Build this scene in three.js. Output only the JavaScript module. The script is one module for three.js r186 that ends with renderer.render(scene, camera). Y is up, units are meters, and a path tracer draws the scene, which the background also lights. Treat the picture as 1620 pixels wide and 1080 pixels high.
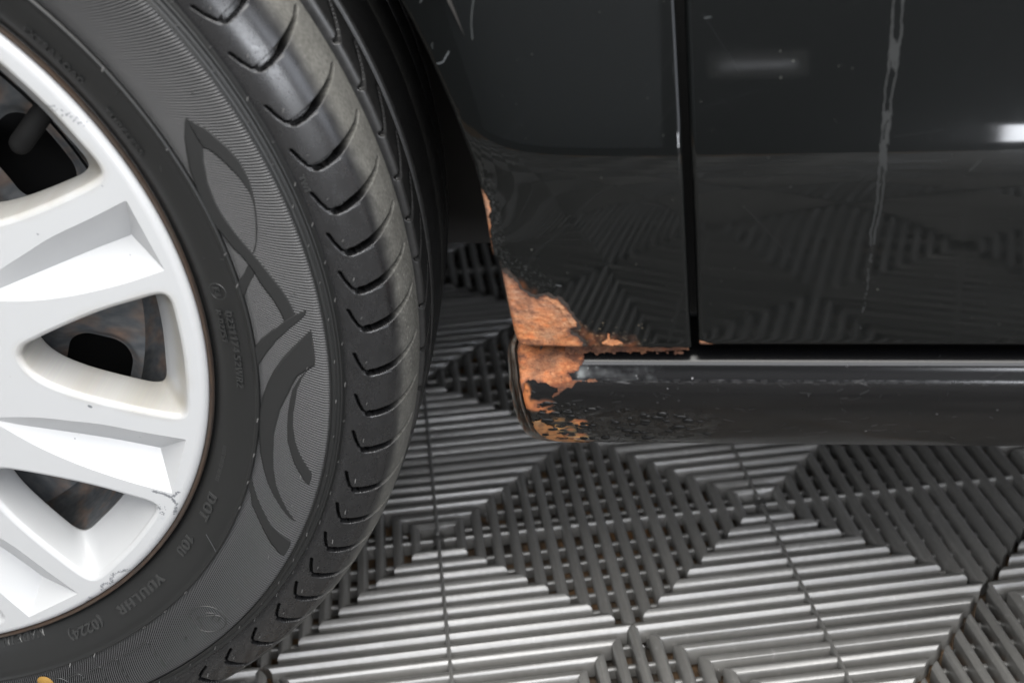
import * as THREE from 'three';
import { mergeGeometries, mergeVertices, toCreasedNormals } from 'three/addons/utils/BufferGeometryUtils.js';
import { ImprovedNoise } from 'three/addons/math/ImprovedNoise.js';
import { FontLoader } from 'three/addons/loaders/FontLoader.js';
import { TextGeometry } from 'three/addons/geometries/TextGeometry.js';
import { RectAreaLightUniformsLib } from 'three/addons/lights/RectAreaLightUniformsLib.js';

// ------------------------------------------------------------------ camera, light, exposure
const scene = new THREE.Scene();
const camera = new THREE.PerspectiveCamera(30.128, 1.5, 0.02, 60);
camera.position.set(0.16276, 0.53299, 0.72398);
camera.rotation.order = 'YXZ';
camera.rotation.set(-0.476, 0.13837, -0.063);
camera.filmGauge = 36;
camera.focus = 0.64;
camera.userData.fStop = 9;
scene.add(camera);
const renderer = new THREE.WebGLRenderer({ antialias: true });
renderer.toneMapping = THREE.LinearToneMapping;
renderer.toneMappingExposure = 1.0;
renderer.shadowMap.enabled = true;
RectAreaLightUniformsLib.init();
scene.background = new THREE.Color(0.105, 0.109, 0.114);

const V3 = THREE.Vector3, rad = Math.PI / 180;
const lamps = [
  // x, y, z, aim x, y, z, width, depth, strength, colour, name, label
  [0.8, 2.3, 1.38, 0.8, 0, 1.2, 3.8, 2.1, 9.6, 0xfdfbf7, 'ceiling_light', 'large white ceiling light panel over the floor beside the car'],
  [0.2, 1.95, 3.3, 0.1, 0.3, 0.2, 4.4, 1.3, 5.6, 0xf6f8fd, 'window_light', 'wide high bright window facing the side of the car'],
  [1.50, 0.19, 3.2, 1.50, 0.19, 0, 0.95, 0.26, 42, 0xf4f8ff, 'window_light', 'low bright window seen as a white reflection in the black door'],
  [3.9, 0.75, 2.7, 0, 0.3, 0.3, 3.0, 1.3, 3.2, 0xeaf1ff, 'window_light', 'big bright doorway standing off to the right of the car'],
  [0.4, 0.715, 3.25, 0.3, 0.6, 0.25, 0.2, 0.02, 1.7, 0xf4f8ff, 'added_glow_strip', 'thin dim glowing strip added out of view for the line reflected in the black door'],  // added glow, made only for the line mirrored in the door
];

// ------------------------------------------------------------------ helpers
const N = new ImprovedNoise();
let seed = 12345;
const rnd = () => { seed = (seed * 1664525 + 1013904223) >>> 0; return seed / 4294967296; };
const fbm = (x, y, z = 0, o = 4) => { let s = 0, a = 0.5, f = 1; for (let i = 0; i < o; i++) { s += a * N.noise(x * f, y * f, z * f + i * 7.3); a *= 0.5; f *= 2.03; } return s; };
const clamp = (x, a = 0, b = 1) => Math.min(b, Math.max(a, x));
const sstep = (a, b, x) => { const t = clamp((x - a) / (b - a)); return t * t * (3 - 2 * t); };
const lerp = (a, b, t) => a + (b - a) * t;
const pairs = (l) => { const o = []; for (let i = 0; i < l.length; i += 2) o.push([l[i], l[i + 1]]); return o; };
function interp(list, x) { // piecewise linear through [x, y] pairs sorted by x
  if (x <= list[0][0]) return list[0][1];
  for (let i = 1; i < list.length; i++) if (x <= list[i][0]) { const [a, b] = [list[i - 1], list[i]]; return lerp(a[1], b[1], (x - a[0]) / (b[0] - a[0] || 1)); }
  return list[list.length - 1][1];
}
function geo(pos, idx, uv) {
  const g = new THREE.BufferGeometry();
  g.setAttribute('position', new THREE.Float32BufferAttribute(pos, 3));
  g.setAttribute('uv', new THREE.Float32BufferAttribute(uv && uv.length ? uv : new Array(pos.length / 3 * 2).fill(0), 2));
  g.setIndex(idx);
  g.computeVertexNormals();
  return g;
}
// a grid surface: fn(i / nu, j / nv) -> [x, y, z, u, v]
function grid(nu, nv, fn, flip = false) {
  const pos = [], uv = [], idx = [];
  for (let j = 0; j <= nv; j++) for (let i = 0; i <= nu; i++) { const p = fn(i / nu, j / nv, i, j); pos.push(p[0], p[1], p[2]); uv.push(p[3] || 0, p[4] || 0); }
  for (let j = 0; j < nv; j++) for (let i = 0; i < nu; i++) {
    const a = j * (nu + 1) + i, b = a + 1, c = a + nu + 1, d = c + 1;
    if (flip) idx.push(a, c, b, b, c, d); else idx.push(a, b, c, b, d, c);
  }
  return geo(pos, idx, uv);
}
// a grid surface cut exactly along mask(u, v) = 0; only the part with mask > 0 is kept
function clipGrid(u0, u1, nu, v0, v1, nv, fn, mask, flip = false) {
  const pos = [], uv = [], idx = [], m = [], U = [], Vv = [];
  const put = (u, v) => { const p = fn(u, v); pos.push(p[0], p[1], p[2]); uv.push(p[3] ?? u, p[4] ?? v); U.push(u); Vv.push(v); return pos.length / 3 - 1; };
  const id = new Int32Array((nu + 1) * (nv + 1)).fill(-1), M = new Float64Array((nu + 1) * (nv + 1));
  for (let j = 0; j <= nv; j++) for (let i = 0; i <= nu; i++) M[j * (nu + 1) + i] = mask(lerp(u0, u1, i / nu), lerp(v0, v1, j / nv));
  const vert = (k) => { if (id[k] < 0) { const i = k % (nu + 1), j = (k - i) / (nu + 1); id[k] = put(lerp(u0, u1, i / nu), lerp(v0, v1, j / nv)); } return id[k]; };
  const cut = new Map();
  const edge = (a, b) => {
    const key = a < b ? a * 4e6 + b : b * 4e6 + a;
    if (cut.has(key)) return cut.get(key);
    const t = clamp(M[a] / (M[a] - M[b]), 0.001, 0.999), ia = a % (nu + 1), ja = (a - ia) / (nu + 1), ib = b % (nu + 1), jb = (b - ib) / (nu + 1);
    const k = put(lerp(u0, u1, lerp(ia, ib, t) / nu), lerp(v0, v1, lerp(ja, jb, t) / nv));
    cut.set(key, k); return k;
  };
  const tri = (a, b, c) => {
    const s = [a, b, c], inn = s.map((k) => M[k] > 0), n = inn.filter(Boolean).length;
    if (!n) return;
    const out = [];
    for (let i = 0; i < 3; i++) { const p = s[i], q = s[(i + 1) % 3]; if (M[p] > 0) out.push(vert(p)); if (M[p] > 0 !== M[q] > 0) out.push(edge(p, q)); }
    for (let i = 1; i + 1 < out.length; i++) flip ? idx.push(out[0], out[i + 1], out[i]) : idx.push(out[0], out[i], out[i + 1]);
  };
  for (let j = 0; j < nv; j++) for (let i = 0; i < nu; i++) { const a = j * (nu + 1) + i, b = a + 1, c = a + nu + 1, d = c + 1; tri(a, b, c); tri(b, d, c); }
  return geo(pos, idx, uv);
}
function polySdf(poly, x, y) { // positive inside
  let d = 1e9, ins = false;
  for (let i = 0, j = poly.length - 1; i < poly.length; j = i++) {
    const [ax, ay] = poly[j], [bx, by] = poly[i], ex = bx - ax, ey = by - ay;
    const t = clamp(((x - ax) * ex + (y - ay) * ey) / (ex * ex + ey * ey || 1));
    d = Math.min(d, Math.hypot(x - ax - ex * t, y - ay - ey * t));
    if ((ay > y) !== (by > y) && x < (bx - ax) * (y - ay) / (by - ay) + ax) ins = !ins;
  }
  return ins ? d : -d;
}
function lineDist(pts, x, y) { // [distance, position along 0..1]
  let d = 1e9, s = 0;
  for (let i = 1; i < pts.length; i++) {
    const [ax, ay] = pts[i - 1], [bx, by] = pts[i], ex = bx - ax, ey = by - ay, t = clamp(((x - ax) * ex + (y - ay) * ey) / (ex * ex + ey * ey || 1));
    const q = Math.hypot(x - ax - ex * t, y - ay - ey * t);
    if (q < d) { d = q; s = (i - 1 + t) / (pts.length - 1); }
  }
  return [d, s];
}
function resample(pts, n) {
  const L = [0]; for (let i = 1; i < pts.length; i++) L.push(L[i - 1] + Math.hypot(pts[i][0] - pts[i - 1][0], (pts[i][1] - pts[i - 1][1]) * 0.02));
  const out = [];
  for (let k = 0; k <= n; k++) { const s = L[L.length - 1] * k / n; let i = 1; while (i < L.length - 1 && L[i] < s) i++; const t = clamp((s - L[i - 1]) / (L[i] - L[i - 1] || 1)); out.push([lerp(pts[i - 1][0], pts[i][0], t), lerp(pts[i - 1][1], pts[i][1], t)]); }
  return out;
}
function smoothCurve(pts, n, closed = false) {
  const c = new THREE.CatmullRomCurve3(pts.map((p) => new V3(p[0], p[1], p[2] || 0)), closed, 'centripetal');
  return c.getSpacedPoints(n).map((p) => [p.x, p.y, p.z]);
}
const used = {};
function numbered(name) { used[name] = (used[name] || 0) + 1; return used[name] === 1 ? name : name + '_' + String(used[name] - 1).padStart(3, '0'); }
function mesh(name, geometry, material, parent) {
  const m = new THREE.Mesh(geometry, material); m.name = numbered(name); m.castShadow = m.receiveShadow = true; (parent || scene).add(m); return m;
}
function group(name, parent) { const g = new THREE.Group(); g.name = numbered(name); (parent || scene).add(g); return g; }
function dataTex(w, h, fn, srgb = true) {
  const d = new Uint8Array(w * h * 4);
  for (let y = 0; y < h; y++) for (let x = 0; x < w; x++) { const c = fn(x / w, y / h, x, y), k = (y * w + x) * 4; d[k] = clamp(c[0], 0, 255); d[k + 1] = clamp(c[1], 0, 255); d[k + 2] = clamp(c[2], 0, 255); d[k + 3] = 255; }
  const t = new THREE.DataTexture(d, w, h); t.wrapS = t.wrapT = THREE.RepeatWrapping; t.magFilter = THREE.LinearFilter; t.minFilter = THREE.LinearMipmapLinearFilter; t.generateMipmaps = true;
  if (srgb) t.colorSpace = THREE.SRGBColorSpace; t.needsUpdate = true; return t;
}
function canvasTex(w, h, draw) {
  const c = document.createElement('canvas'); c.width = w; c.height = h; draw(c.getContext('2d'), w, h);
  const t = new THREE.CanvasTexture(c); t.colorSpace = THREE.SRGBColorSpace; t.wrapS = t.wrapT = THREE.RepeatWrapping; return t;
}
const lin = (r, g, b) => new THREE.Color().setRGB(r, g, b);

// ------------------------------------------------------------------ lamps
for (const [x, y, z, ax, ay, az, w, d, power, col, name, label] of lamps) {
  const g = group(name); g.position.set(x, y, z);
  g.lookAt(ax, ay, az);                                   // +z of the group faces the aim point
  g.userData = { label, category: 'light' };
  const fr = mergeGeometries([new THREE.BoxGeometry(w + 0.06, 0.03, 0.05).translate(0, d / 2 + 0.015, -0.02), new THREE.BoxGeometry(w + 0.06, 0.03, 0.05).translate(0, -d / 2 - 0.015, -0.02), new THREE.BoxGeometry(0.03, d, 0.05).translate(w / 2 + 0.015, 0, -0.02), new THREE.BoxGeometry(0.03, d, 0.05).translate(-w / 2 - 0.015, 0, -0.02), new THREE.BoxGeometry(w, d, 0.01).translate(0, 0, -0.04)]);
  mesh('light_frame', fr, new THREE.MeshStandardMaterial({ color: 0x8a8c8e, roughness: 0.5 }), g);
  mesh('light_diffuser', new THREE.BoxGeometry(w, d, 0.006).translate(0, 0, -0.02), new THREE.MeshStandardMaterial({ color: 0xffffff, emissive: col, emissiveIntensity: 1, roughness: 0.6 }), g);
  const l = new THREE.RectAreaLight(col, power, w, d);
  l.position.set(x, y, z); scene.add(l);
  l.lookAt(2 * x - ax, 2 * y - ay, 2 * z - az);           // a RectAreaLight shines along its -z
  const fwd = new V3(ax - x, ay - y, az - z).normalize();
  l.lookAt(ax, ay, az);
  l.name = name + '_source';
  l.position.addScaledVector(fwd, 0.004);
}

{ const w = mesh('reflection_board', new THREE.BoxGeometry(2.3, 1.15, 0.08).translate(-1.08, 0.575, 3.75), new THREE.MeshStandardMaterial({ color: lin(0.27, 0.295, 0.32), roughness: 0.8 })); w.userData = { label: 'pale low board added out of view for a soft reflection in the black wing', category: 'wall' }; }  // added out of view so the black wing has something pale to reflect

// ------------------------------------------------------------------ floor of plastic grid tiles
const HD = 0.117178, TH = 12.5 * rad, PITCH = 1 / 9.28;   // half diagonal of a cell (m), turn of the tiling, rib pitch in half diagonals
const floor = group('floor'); floor.userData = { kind: 'structure' };
{
  const ground = clipGrid(-1.9, 2.3, 60, -1.7, 2.6, 60, (x, z) => [x, -0.0185 + 0.0008 * fbm(x * 40, z * 40), z, x / 0.6, z / 0.6], () => 1, true);
  const dirt = dataTex(1024, 1024, (u, v, x, y) => {
    const P = (f, k) => { // tileable-ish noise from a torus-like blend
      const a = fbm(u * f, v * f, k), b = fbm((u - 1) * f, v * f, k), c = fbm(u * f, (v - 1) * f, k), d = fbm((u - 1) * f, (v - 1) * f, k); return lerp(lerp(a, b, u), lerp(c, d, u), v); };
    const n = P(7, 1), m = P(26, 5), g = P(120, 9), s = clamp(0.45 + n * 1.6 + m * 1.2);
    const sand = [176 + g * 70, 132 + g * 60, 88 + g * 50], dark = [74 + m * 60, 68 + m * 55, 62 + m * 50];
    return [lerp(dark[0], sand[0], s), lerp(dark[1], sand[1], s), lerp(dark[2], sand[2], s)];
  });
  const gm = mesh('ground', ground, new THREE.MeshStandardMaterial({ map: dirt, roughness: 0.95 })); gm.userData = { kind: 'structure' };

  const plastic = [0.19, 0.205, 0.18].map((c, i) => new THREE.MeshPhysicalMaterial({ color: lin(c, c * 1.0, c * 0.99), roughness: 0.3 + 0.03 * i, ior: 2.0 }));
  const plasticMap = dataTex(512, 512, (u, v) => { const a = fbm(u * 7, v * 7, 2), b = fbm(u * 50, v * 50, 6), k = 216 + 18 * a + 16 * b + (b > 0.36 ? 24 : 0); return [k, k - 2, k - 6]; });
  const plasticTex = dataTex(512, 512, (u, v) => { const g = 122 + 26 * fbm(u * 60, v * 60, 3) + 24 * fbm(u * 9, v * 9, 8); return [g, g, g]; }, false);
  for (const m of plastic) { m.map = plasticMap; m.roughnessMap = plasticTex; m.roughness = 0.74; m.bumpMap = plasticTex; m.bumpScale = 0.00015; }
  const lat = (u, v, y) => [HD * (u * Math.cos(TH) + v * Math.sin(TH)), y, HD * (-u * Math.sin(TH) + v * Math.cos(TH))];
  // a rounded rib lying along a in cell axes at cross offset b0, both ends mitred along the cell's edges
  const hR = 0.013, sec = [[-0.0035, -hR]];
  for (let k = 0; k <= 12; k++) { const a = Math.PI - k * Math.PI / 12; sec.push([0.0035 * Math.cos(a), -0.0031 + 0.0031 * Math.sin(a)]); } sec.push([0.0035, -hR]);
  function bar(ci, cj, alongU, b0, end0, end1, top, w = 1, h = 1) {
    const pos = [], uv = [], idx = [], n = sec.length;
    for (let e = 0; e < 2; e++) for (const [sx, sy] of sec) {
      const b = b0 + sx * w / HD, a = e ? end1(b) : end0(b), y = top + sy * h;
      pos.push(...(alongU ? lat(ci + a, cj + b, y) : lat(ci + b, cj + a, y))); uv.push(a * HD / 0.2, (b * HD + y) / 0.2);
    }
    for (let k = 0; k + 1 < n; k++) { const q = [k, k + 1, k + n, k + 1, k + n + 1, k + n]; idx.push(...(alongU ? q : [q[0], q[2], q[1], q[3], q[5], q[4]])); }
    const cap = (o, f) => { for (let k = 1; k + 1 < n; k++) f ? idx.push(o, o + k, o + k + 1) : idx.push(o, o + k + 1, o + k); };
    cap(0, !alongU); cap(n, alongU);
    const g = geo(pos, idx, uv); return g;
  }
  const tiles = {}, far = [];
  const visible = new Set(['0,1', '2,1', '1,0', '3,0', '-1,0', '0,-1', '2,-1', '4,-1', '1,2', '3,2', '4,1', '-1,2', '1,-2', '0,-3', '5,0']);
  const seamGap = 0.0015 / HD;
  for (let i = -17; i <= 21; i++) for (let j = -13; j <= 23; j++) {
    if (((i + j) & 1) === 0) continue;
    const [cx, , cz] = lat(i, j, 0);
    if (cx < -1.35 || cx > 1.7 || cz < -1.15 || cz > 2.45) continue;
    const H = (i & 1) === 0;                              // ribs run along u in this cell
    const A = Math.floor((i + j + 2) / 6), B = Math.floor((i - j + 2) / 6), key = A + ',' + B, vis = visible.has(i + ',' + j);
    // which of the cell's four edges lie on a tile seam: u+v = 4 + 6k, u-v = 4 + 6k
    const mod = (a) => ((a % 6) + 6) % 6;
    const seam = (du, dv) => du * dv > 0 ? mod(i + j + (du > 0 ? 1 : -1)) === 4 : mod(i - j + (du > 0 ? 1 : -1)) === 4;
    const reach = (b, sa) => { const du = H ? sa : Math.sign(b), dv = H ? Math.sign(b) : sa, s = b === 0 ? (seam(H ? sa : 1, H ? 1 : sa) || seam(H ? sa : -1, H ? -1 : sa)) : seam(du, dv); return 1 - Math.abs(b) - (s ? 2 * seamGap : 0.002); };
    const ribs = [];
    for (let m = -8; m <= 8; m++) {
      const b0 = m * PITCH; if (Math.abs(b0) > 0.93) continue;
      ribs.push(bar(i, j, H, b0, (b) => -Math.max(0.01, reach(b, -1)), (b) => Math.max(0.01, reach(b, 1)), 0.0002 * Math.sin(i * 3.1 + m * 1.7)));
    }
    const low = [];
    // cross rib through the middle of the cell, lower ribs across, all below or above the ribs by a little
    low.push(H ? bar(i, j, false, 0, () => -0.97, () => 0.97, 0.0006, 0.42, 0.9) : bar(i, j, true, 0, () => -0.97, () => 0.97, -0.0022, 0.5, 0.8));
    for (let m = -6; m <= 6; m++) if (m) { const b0 = m * PITCH * 1.42; if (Math.abs(b0) < 0.93) low.push(bar(i, j, !H, b0, (b) => -Math.max(0.01, reach(b * 1, -1)) + 0.02, (b) => Math.max(0.01, reach(b, 1)) - 0.02, H ? -0.0075 : -0.0085, H ? 0.34 : 0.55, 0.6)); }
    // small boss where four rings meet
    const corner = H ? [i, j - 1] : [i - 1, j];
    if (vis) {
      const t = tiles[key] || (tiles[key] = { low: [], ribs: [] });
      t.low.push(...low); t.ribs.push(...ribs);
      const c = new THREE.CylinderGeometry(0.0042, 0.005, 0.012, 12).translate(...lat(corner[0], corner[1], -0.0068)); t.low.push(c);
    } else far.push(...ribs, ...low);
  }
  let k = 0;
  for (const t of Object.values(tiles)) {
    const tile = mesh('floor_tile', mergeGeometries(t.low.map((g) => { const q = g.index ? g.toNonIndexed() : g; q.computeVertexNormals(); return q; })), plastic[0], floor);
    for (const r of t.ribs) mesh('rib', toCreasedNormals(r, 0.9), plastic[k++ % 3], tile);
  }
  const rest = mesh('floor_tiling', mergeGeometries(far.map((g) => toCreasedNormals(g, 0.9))), plastic[0], floor); rest.userData = { kind: 'stuff' };
}

// ------------------------------------------------------------------ the car
const car = group('car');
car.userData = { label: 'black car with rusted front wing and sill beside a silver-covered wheel on grid tiles', category: 'car' };

// outer skin: how far out it stands at height y
function fz(y) {
  const a = 0.249 + (y - 0.281) * 0.045, w = 0.007;
  return a - 0.235 * w * Math.log1p(Math.exp(clamp((y - 0.3665) / w, -50, 50))) - (y > 0.46 ? 0.25 * (y - 0.46) ** 2 : 0);
}
const archPts = pairs([0.2827, 0.1004, 0.2843, 0.0986, 0.2890, 0.0974, 0.3012, 0.0957, 0.3095, 0.0947, 0.3181, 0.0936, 0.3207, 0.0927, 0.3240, 0.0924, 0.3244, 0.0905, 0.3320, 0.0899, 0.3432, 0.0888, 0.3528, 0.0872, 0.3634, 0.0849, 0.3725, 0.0817, 0.3838, 0.0778, 0.3949, 0.0731, 0.4071, 0.0677, 0.4179, 0.0623, 0.4298, 0.0558, 0.46, 0.036, 0.50, 0.001, 0.54, -0.05, 0.575, -0.115, 0.596, -0.19, 0.60, -0.2446]);
const gapLPts = pairs([0.28, 0.1726, 0.298, 0.1716, 0.327, 0.1701, 0.3542, 0.1689, 0.3795, 0.1676, 0.4034, 0.1663, 0.4264, 0.1650, 0.60, 0.155, 0.85, 0.14]);
const gapRPts = pairs([0.28, 0.1752, 0.298, 0.1745, 0.3269, 0.1734, 0.3542, 0.1721, 0.3721, 0.1710, 0.4033, 0.1696, 0.4263, 0.1685, 0.60, 0.159, 0.85, 0.144]);
const roll = (d, r) => (d >= r ? 0 : r - Math.sqrt(Math.max(0, r * r - (r - Math.max(0, d)) ** 2)));
const F_BOT = 0.2824, D_BOT = 0.2842;
function fenderAt(x, y, lift = 0) {
  const dl = x - interp(archPts, y), dr = interp(gapLPts, y) - x, db = y - F_BOT;
  const flare = 0.0035 * Math.exp(-Math.max(0, dl) / 0.012) * sstep(0.33, 0.36, y);
  const bow = 0.5 * Math.max(0, dr) ** 2 * (1 + (y - 0.3) * 5) * (y < 0.6 ? 1 : 0.4);
  return [x, y, fz(y) - bow - roll(dl, 0.0022) - roll(dr, 0.0018) - roll(db, 0.0016) - flare + lift, x / 0.5, (y - 0.1) / 0.5];
}
function doorAt(x, y, lift = 0) {
  const dl = x - interp(gapRPts, y), db = y - D_BOT;
  return [x, y, fz(y) - roll(dl, 0.0022) - roll(db, 0.0016) + lift, x / 0.5, (y - 0.1) / 0.5];
}
function spaced(n, a, b, ends = 0.0022, k = 8) { // values from a to b with k fine steps at each end
  const o = []; for (let i = 0; i <= k; i++) o.push(a + ends * (1 - Math.cos(i / k * Math.PI / 2))); for (let i = 1; i < n; i++) o.push(lerp(a + ends, b - ends, i / n)); for (let i = k; i >= 0; i--) o.push(b - ends * (1 - Math.cos(i / k * Math.PI / 2))); return o;
}
function rowsOf(bot) { const o = []; for (let i = 0; i <= 6; i++) o.push(bot + 0.0016 * (1 - Math.cos(i / 6 * Math.PI / 2))); for (let y = bot + 0.003; y < 0.46; y += 0.0012) o.push(y); for (let y = 0.46; y <= 0.841; y += 0.01) o.push(y); return o; }

// paint: black lacquer with dust specks, scratches and a little haze
const paintTex = canvasTex(2048, 2048, (c, w, h) => {
  c.fillStyle = 'rgb(6,7,7)'; c.fillRect(0, 0, w, h);
  const X = (x) => x / 0.5 * w, Y = (y) => h - (y - 0.1) / 0.5 * h;
  for (let i = 0; i < 260; i++) { const a = rnd() * 7, l = 20 + rnd() * 130, x = rnd() * w, y = rnd() * h; c.strokeStyle = `rgba(120,125,130,${0.02 + rnd() * 0.05})`; c.lineWidth = 0.7 + rnd(); c.beginPath(); c.moveTo(x, y); c.quadraticCurveTo(x + Math.cos(a) * l / 2 + rnd() * 12, y + Math.sin(a) * l / 2, x + Math.cos(a) * l, y + Math.sin(a) * l); c.stroke(); }
  for (let i = 0; i < 2400; i++) { const r = rnd() ** 9 * 1.3 + 0.4, b = 70 + rnd() * 90; c.fillStyle = `rgba(${b},${b},${b - 8},${0.2 + rnd() * 0.5})`; c.beginPath(); c.ellipse(rnd() * w, rnd() * h, r, r * (0.5 + rnd()), rnd() * 3, 0, 7); c.fill(); }
  const stroke = (pts, lw, a) => { c.strokeStyle = `rgba(120,124,126,${a * 0.8})`; c.lineWidth = lw * 0.62; c.lineCap = 'round'; c.beginPath(); pts.forEach(([x, y], i) => (i ? c.lineTo(X(x), Y(y)) : c.moveTo(X(x), Y(y)))); c.stroke(); };
  stroke(smoothCurve(pairs([0.0892, 0.4300, 0.0888, 0.4288, 0.0876, 0.4237, 0.0870, 0.4184, 0.0872, 0.4125]), 20), 3, 0.5);
  stroke(smoothCurve(pairs([0.0721, 0.4027, 0.0744, 0.4034, 0.0757, 0.4052, 0.0773, 0.4076]), 14), 3.4, 0.75);
  stroke(pairs([0.0665, 0.4257, 0.0687, 0.4287]), 3.4, 0.55);
  stroke(pairs([0.0705, 0.4085, 0.0703, 0.4100, 0.0708, 0.4105]), 2.5, 0.5);
  stroke(pairs([0.2760, 0.3603, 0.2800, 0.3647]), 1.5, 0.5);
  stroke(pairs([0.1760, 0.4190, 0.1785, 0.4192]), 2.6, 0.6);
  stroke(pairs([0.1165, 0.3120, 0.1185, 0.3116]), 3, 0.7);
  for (let i = 0; i < 420; i++) { const k = rnd(), x = k < 0.75 ? 0.092 + rnd() * 0.040 : 0.128 + rnd() * 0.022, y = k < 0.75 ? 0.2825 + rnd() * Math.max(0.004, 0.040 - (x - 0.092) * 0.85) : 0.2825 + rnd() ** 2 * 0.006, R0 = 3 + rnd() * 10, g = c.createRadialGradient(X(x), Y(y), 0, X(x), Y(y), R0); g.addColorStop(0, `rgba(${86 + rnd() * 40},${48 + rnd() * 20},30,${0.08 + rnd() * 0.2})`); g.addColorStop(1, 'rgba(80,46,30,0)'); c.fillStyle = g; c.fillRect(X(x) - R0, Y(y) - R0, 2 * R0, 2 * R0); }
  // scuffs around the rusted corner
  for (let i = 0; i < 90; i++) { const x = 0.094 + rnd() * 0.022, y = 0.3245 - (x - 0.094) * 0.75 + (rnd() - 0.35) * 0.008, b = 70 + rnd() * 70; c.fillStyle = `rgba(${b},${b + 4},${b},${0.12 + rnd() * 0.3})`; c.fillRect(X(x), Y(y), 1 + rnd() * 2, 1 + rnd()); }
  for (let i = 0; i < 110; i++) { const x = 0.124 + rnd() ** 2 * 0.03, y = 0.2835 + rnd() ** 2 * 0.012, b = 120 + rnd() * 60; c.fillStyle = `rgba(${b + 20},${b},${b - 30},${0.15 + rnd() * 0.35})`; c.fillRect(X(x), Y(y), 1 + rnd() * 3, 1 + rnd() * 2); }
  for (let i = 0; i < 500; i++) { const y = 0.318 + rnd() * 0.045, x = interp(archPts, y) + rnd() ** 2 * 0.006, b = 90 + rnd() * 60; c.fillStyle = `rgba(${b},${b},${b},${0.05 + rnd() * 0.15})`; c.fillRect(X(x), Y(y), 1 + rnd() * 2, 1 + rnd() * 2); }
});
const coatRough = dataTex(1024, 1024, (u, v) => { const n = 36 + 30 * fbm(u * 6, v * 9, 2) + 26 * fbm(u * 40, v * 60, 4); return [n, n, n]; }, false);
const paint = new THREE.MeshPhysicalMaterial({ map: paintTex, roughness: 0.3, clearcoat: 0.58, clearcoatRoughness: 0.34, clearcoatRoughnessMap: coatRough, specularIntensity: 0.1 });

const rustTex = dataTex(1024, 1024, (u, v) => {
  const a = fbm(u * 7, v * 11, 1, 5), b = fbm(u * 30, v * 48, 2, 4), c = fbm(u * 120, v * 140, 3, 3), e = fbm(u * 5, v * 5, 9, 3), f = fbm(u * 17, v * 24, 15, 4), h = fbm(u * 70, v * 80, 19, 3);
  let q = [184 + 40 * b + 56 * c, 124 + 34 * b + 50 * c, 84 + 24 * b + 42 * c];
  const over = (col, k) => { k = clamp(k); q = q.map((x, i) => lerp(x, col[i] + 60 * c, k)); };
  over([160, 128, 110], (e + 0.10 + b * 0.3) * 2.0); over([196, 116, 66], (f - 0.04) * 1.7); over([204, 160, 122], (b * 0.8 + a - 0.16) * 1.6); over([104, 66, 48], Math.min(0.75, (-0.05 - a - f * 0.7 + h * 0.3) * 2.2)); over([78, 52, 40], Math.min(0.6, (h - 0.24) * 4));
  return q;
});
const rustBump = dataTex(1024, 1024, (u, v) => { const n = 128 + 120 * fbm(u * 30, v * 40, 5, 5); return [n, n, n]; }, false);
const rustMat = new THREE.MeshStandardMaterial({ map: rustTex, color: lin(0.52, 0.49, 0.45), roughness: 0.88, bumpMap: rustBump, bumpScale: 0.0006 });
const rustEdge = rustMat.clone(); rustEdge.vertexColors = true;
const darkRust = new THREE.MeshStandardMaterial({ map: rustTex, color: lin(0.20, 0.16, 0.135), roughness: 0.9, bumpMap: rustBump, bumpScale: 0.0005 });
const blisterMat = new THREE.MeshPhysicalMaterial({ color: lin(0.016, 0.012, 0.010), roughness: 0.85, specularIntensity: 0.4, bumpMap: rustBump, bumpScale: 0.0006 });
const tanRust = new THREE.MeshStandardMaterial({ map: rustTex, color: lin(0.58, 0.58, 0.42), roughness: 0.9, bumpMap: rustBump, bumpScale: 0.0005 });
const blackMat = new THREE.MeshStandardMaterial({ color: lin(0.008, 0.008, 0.008), roughness: 0.85 });

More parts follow.
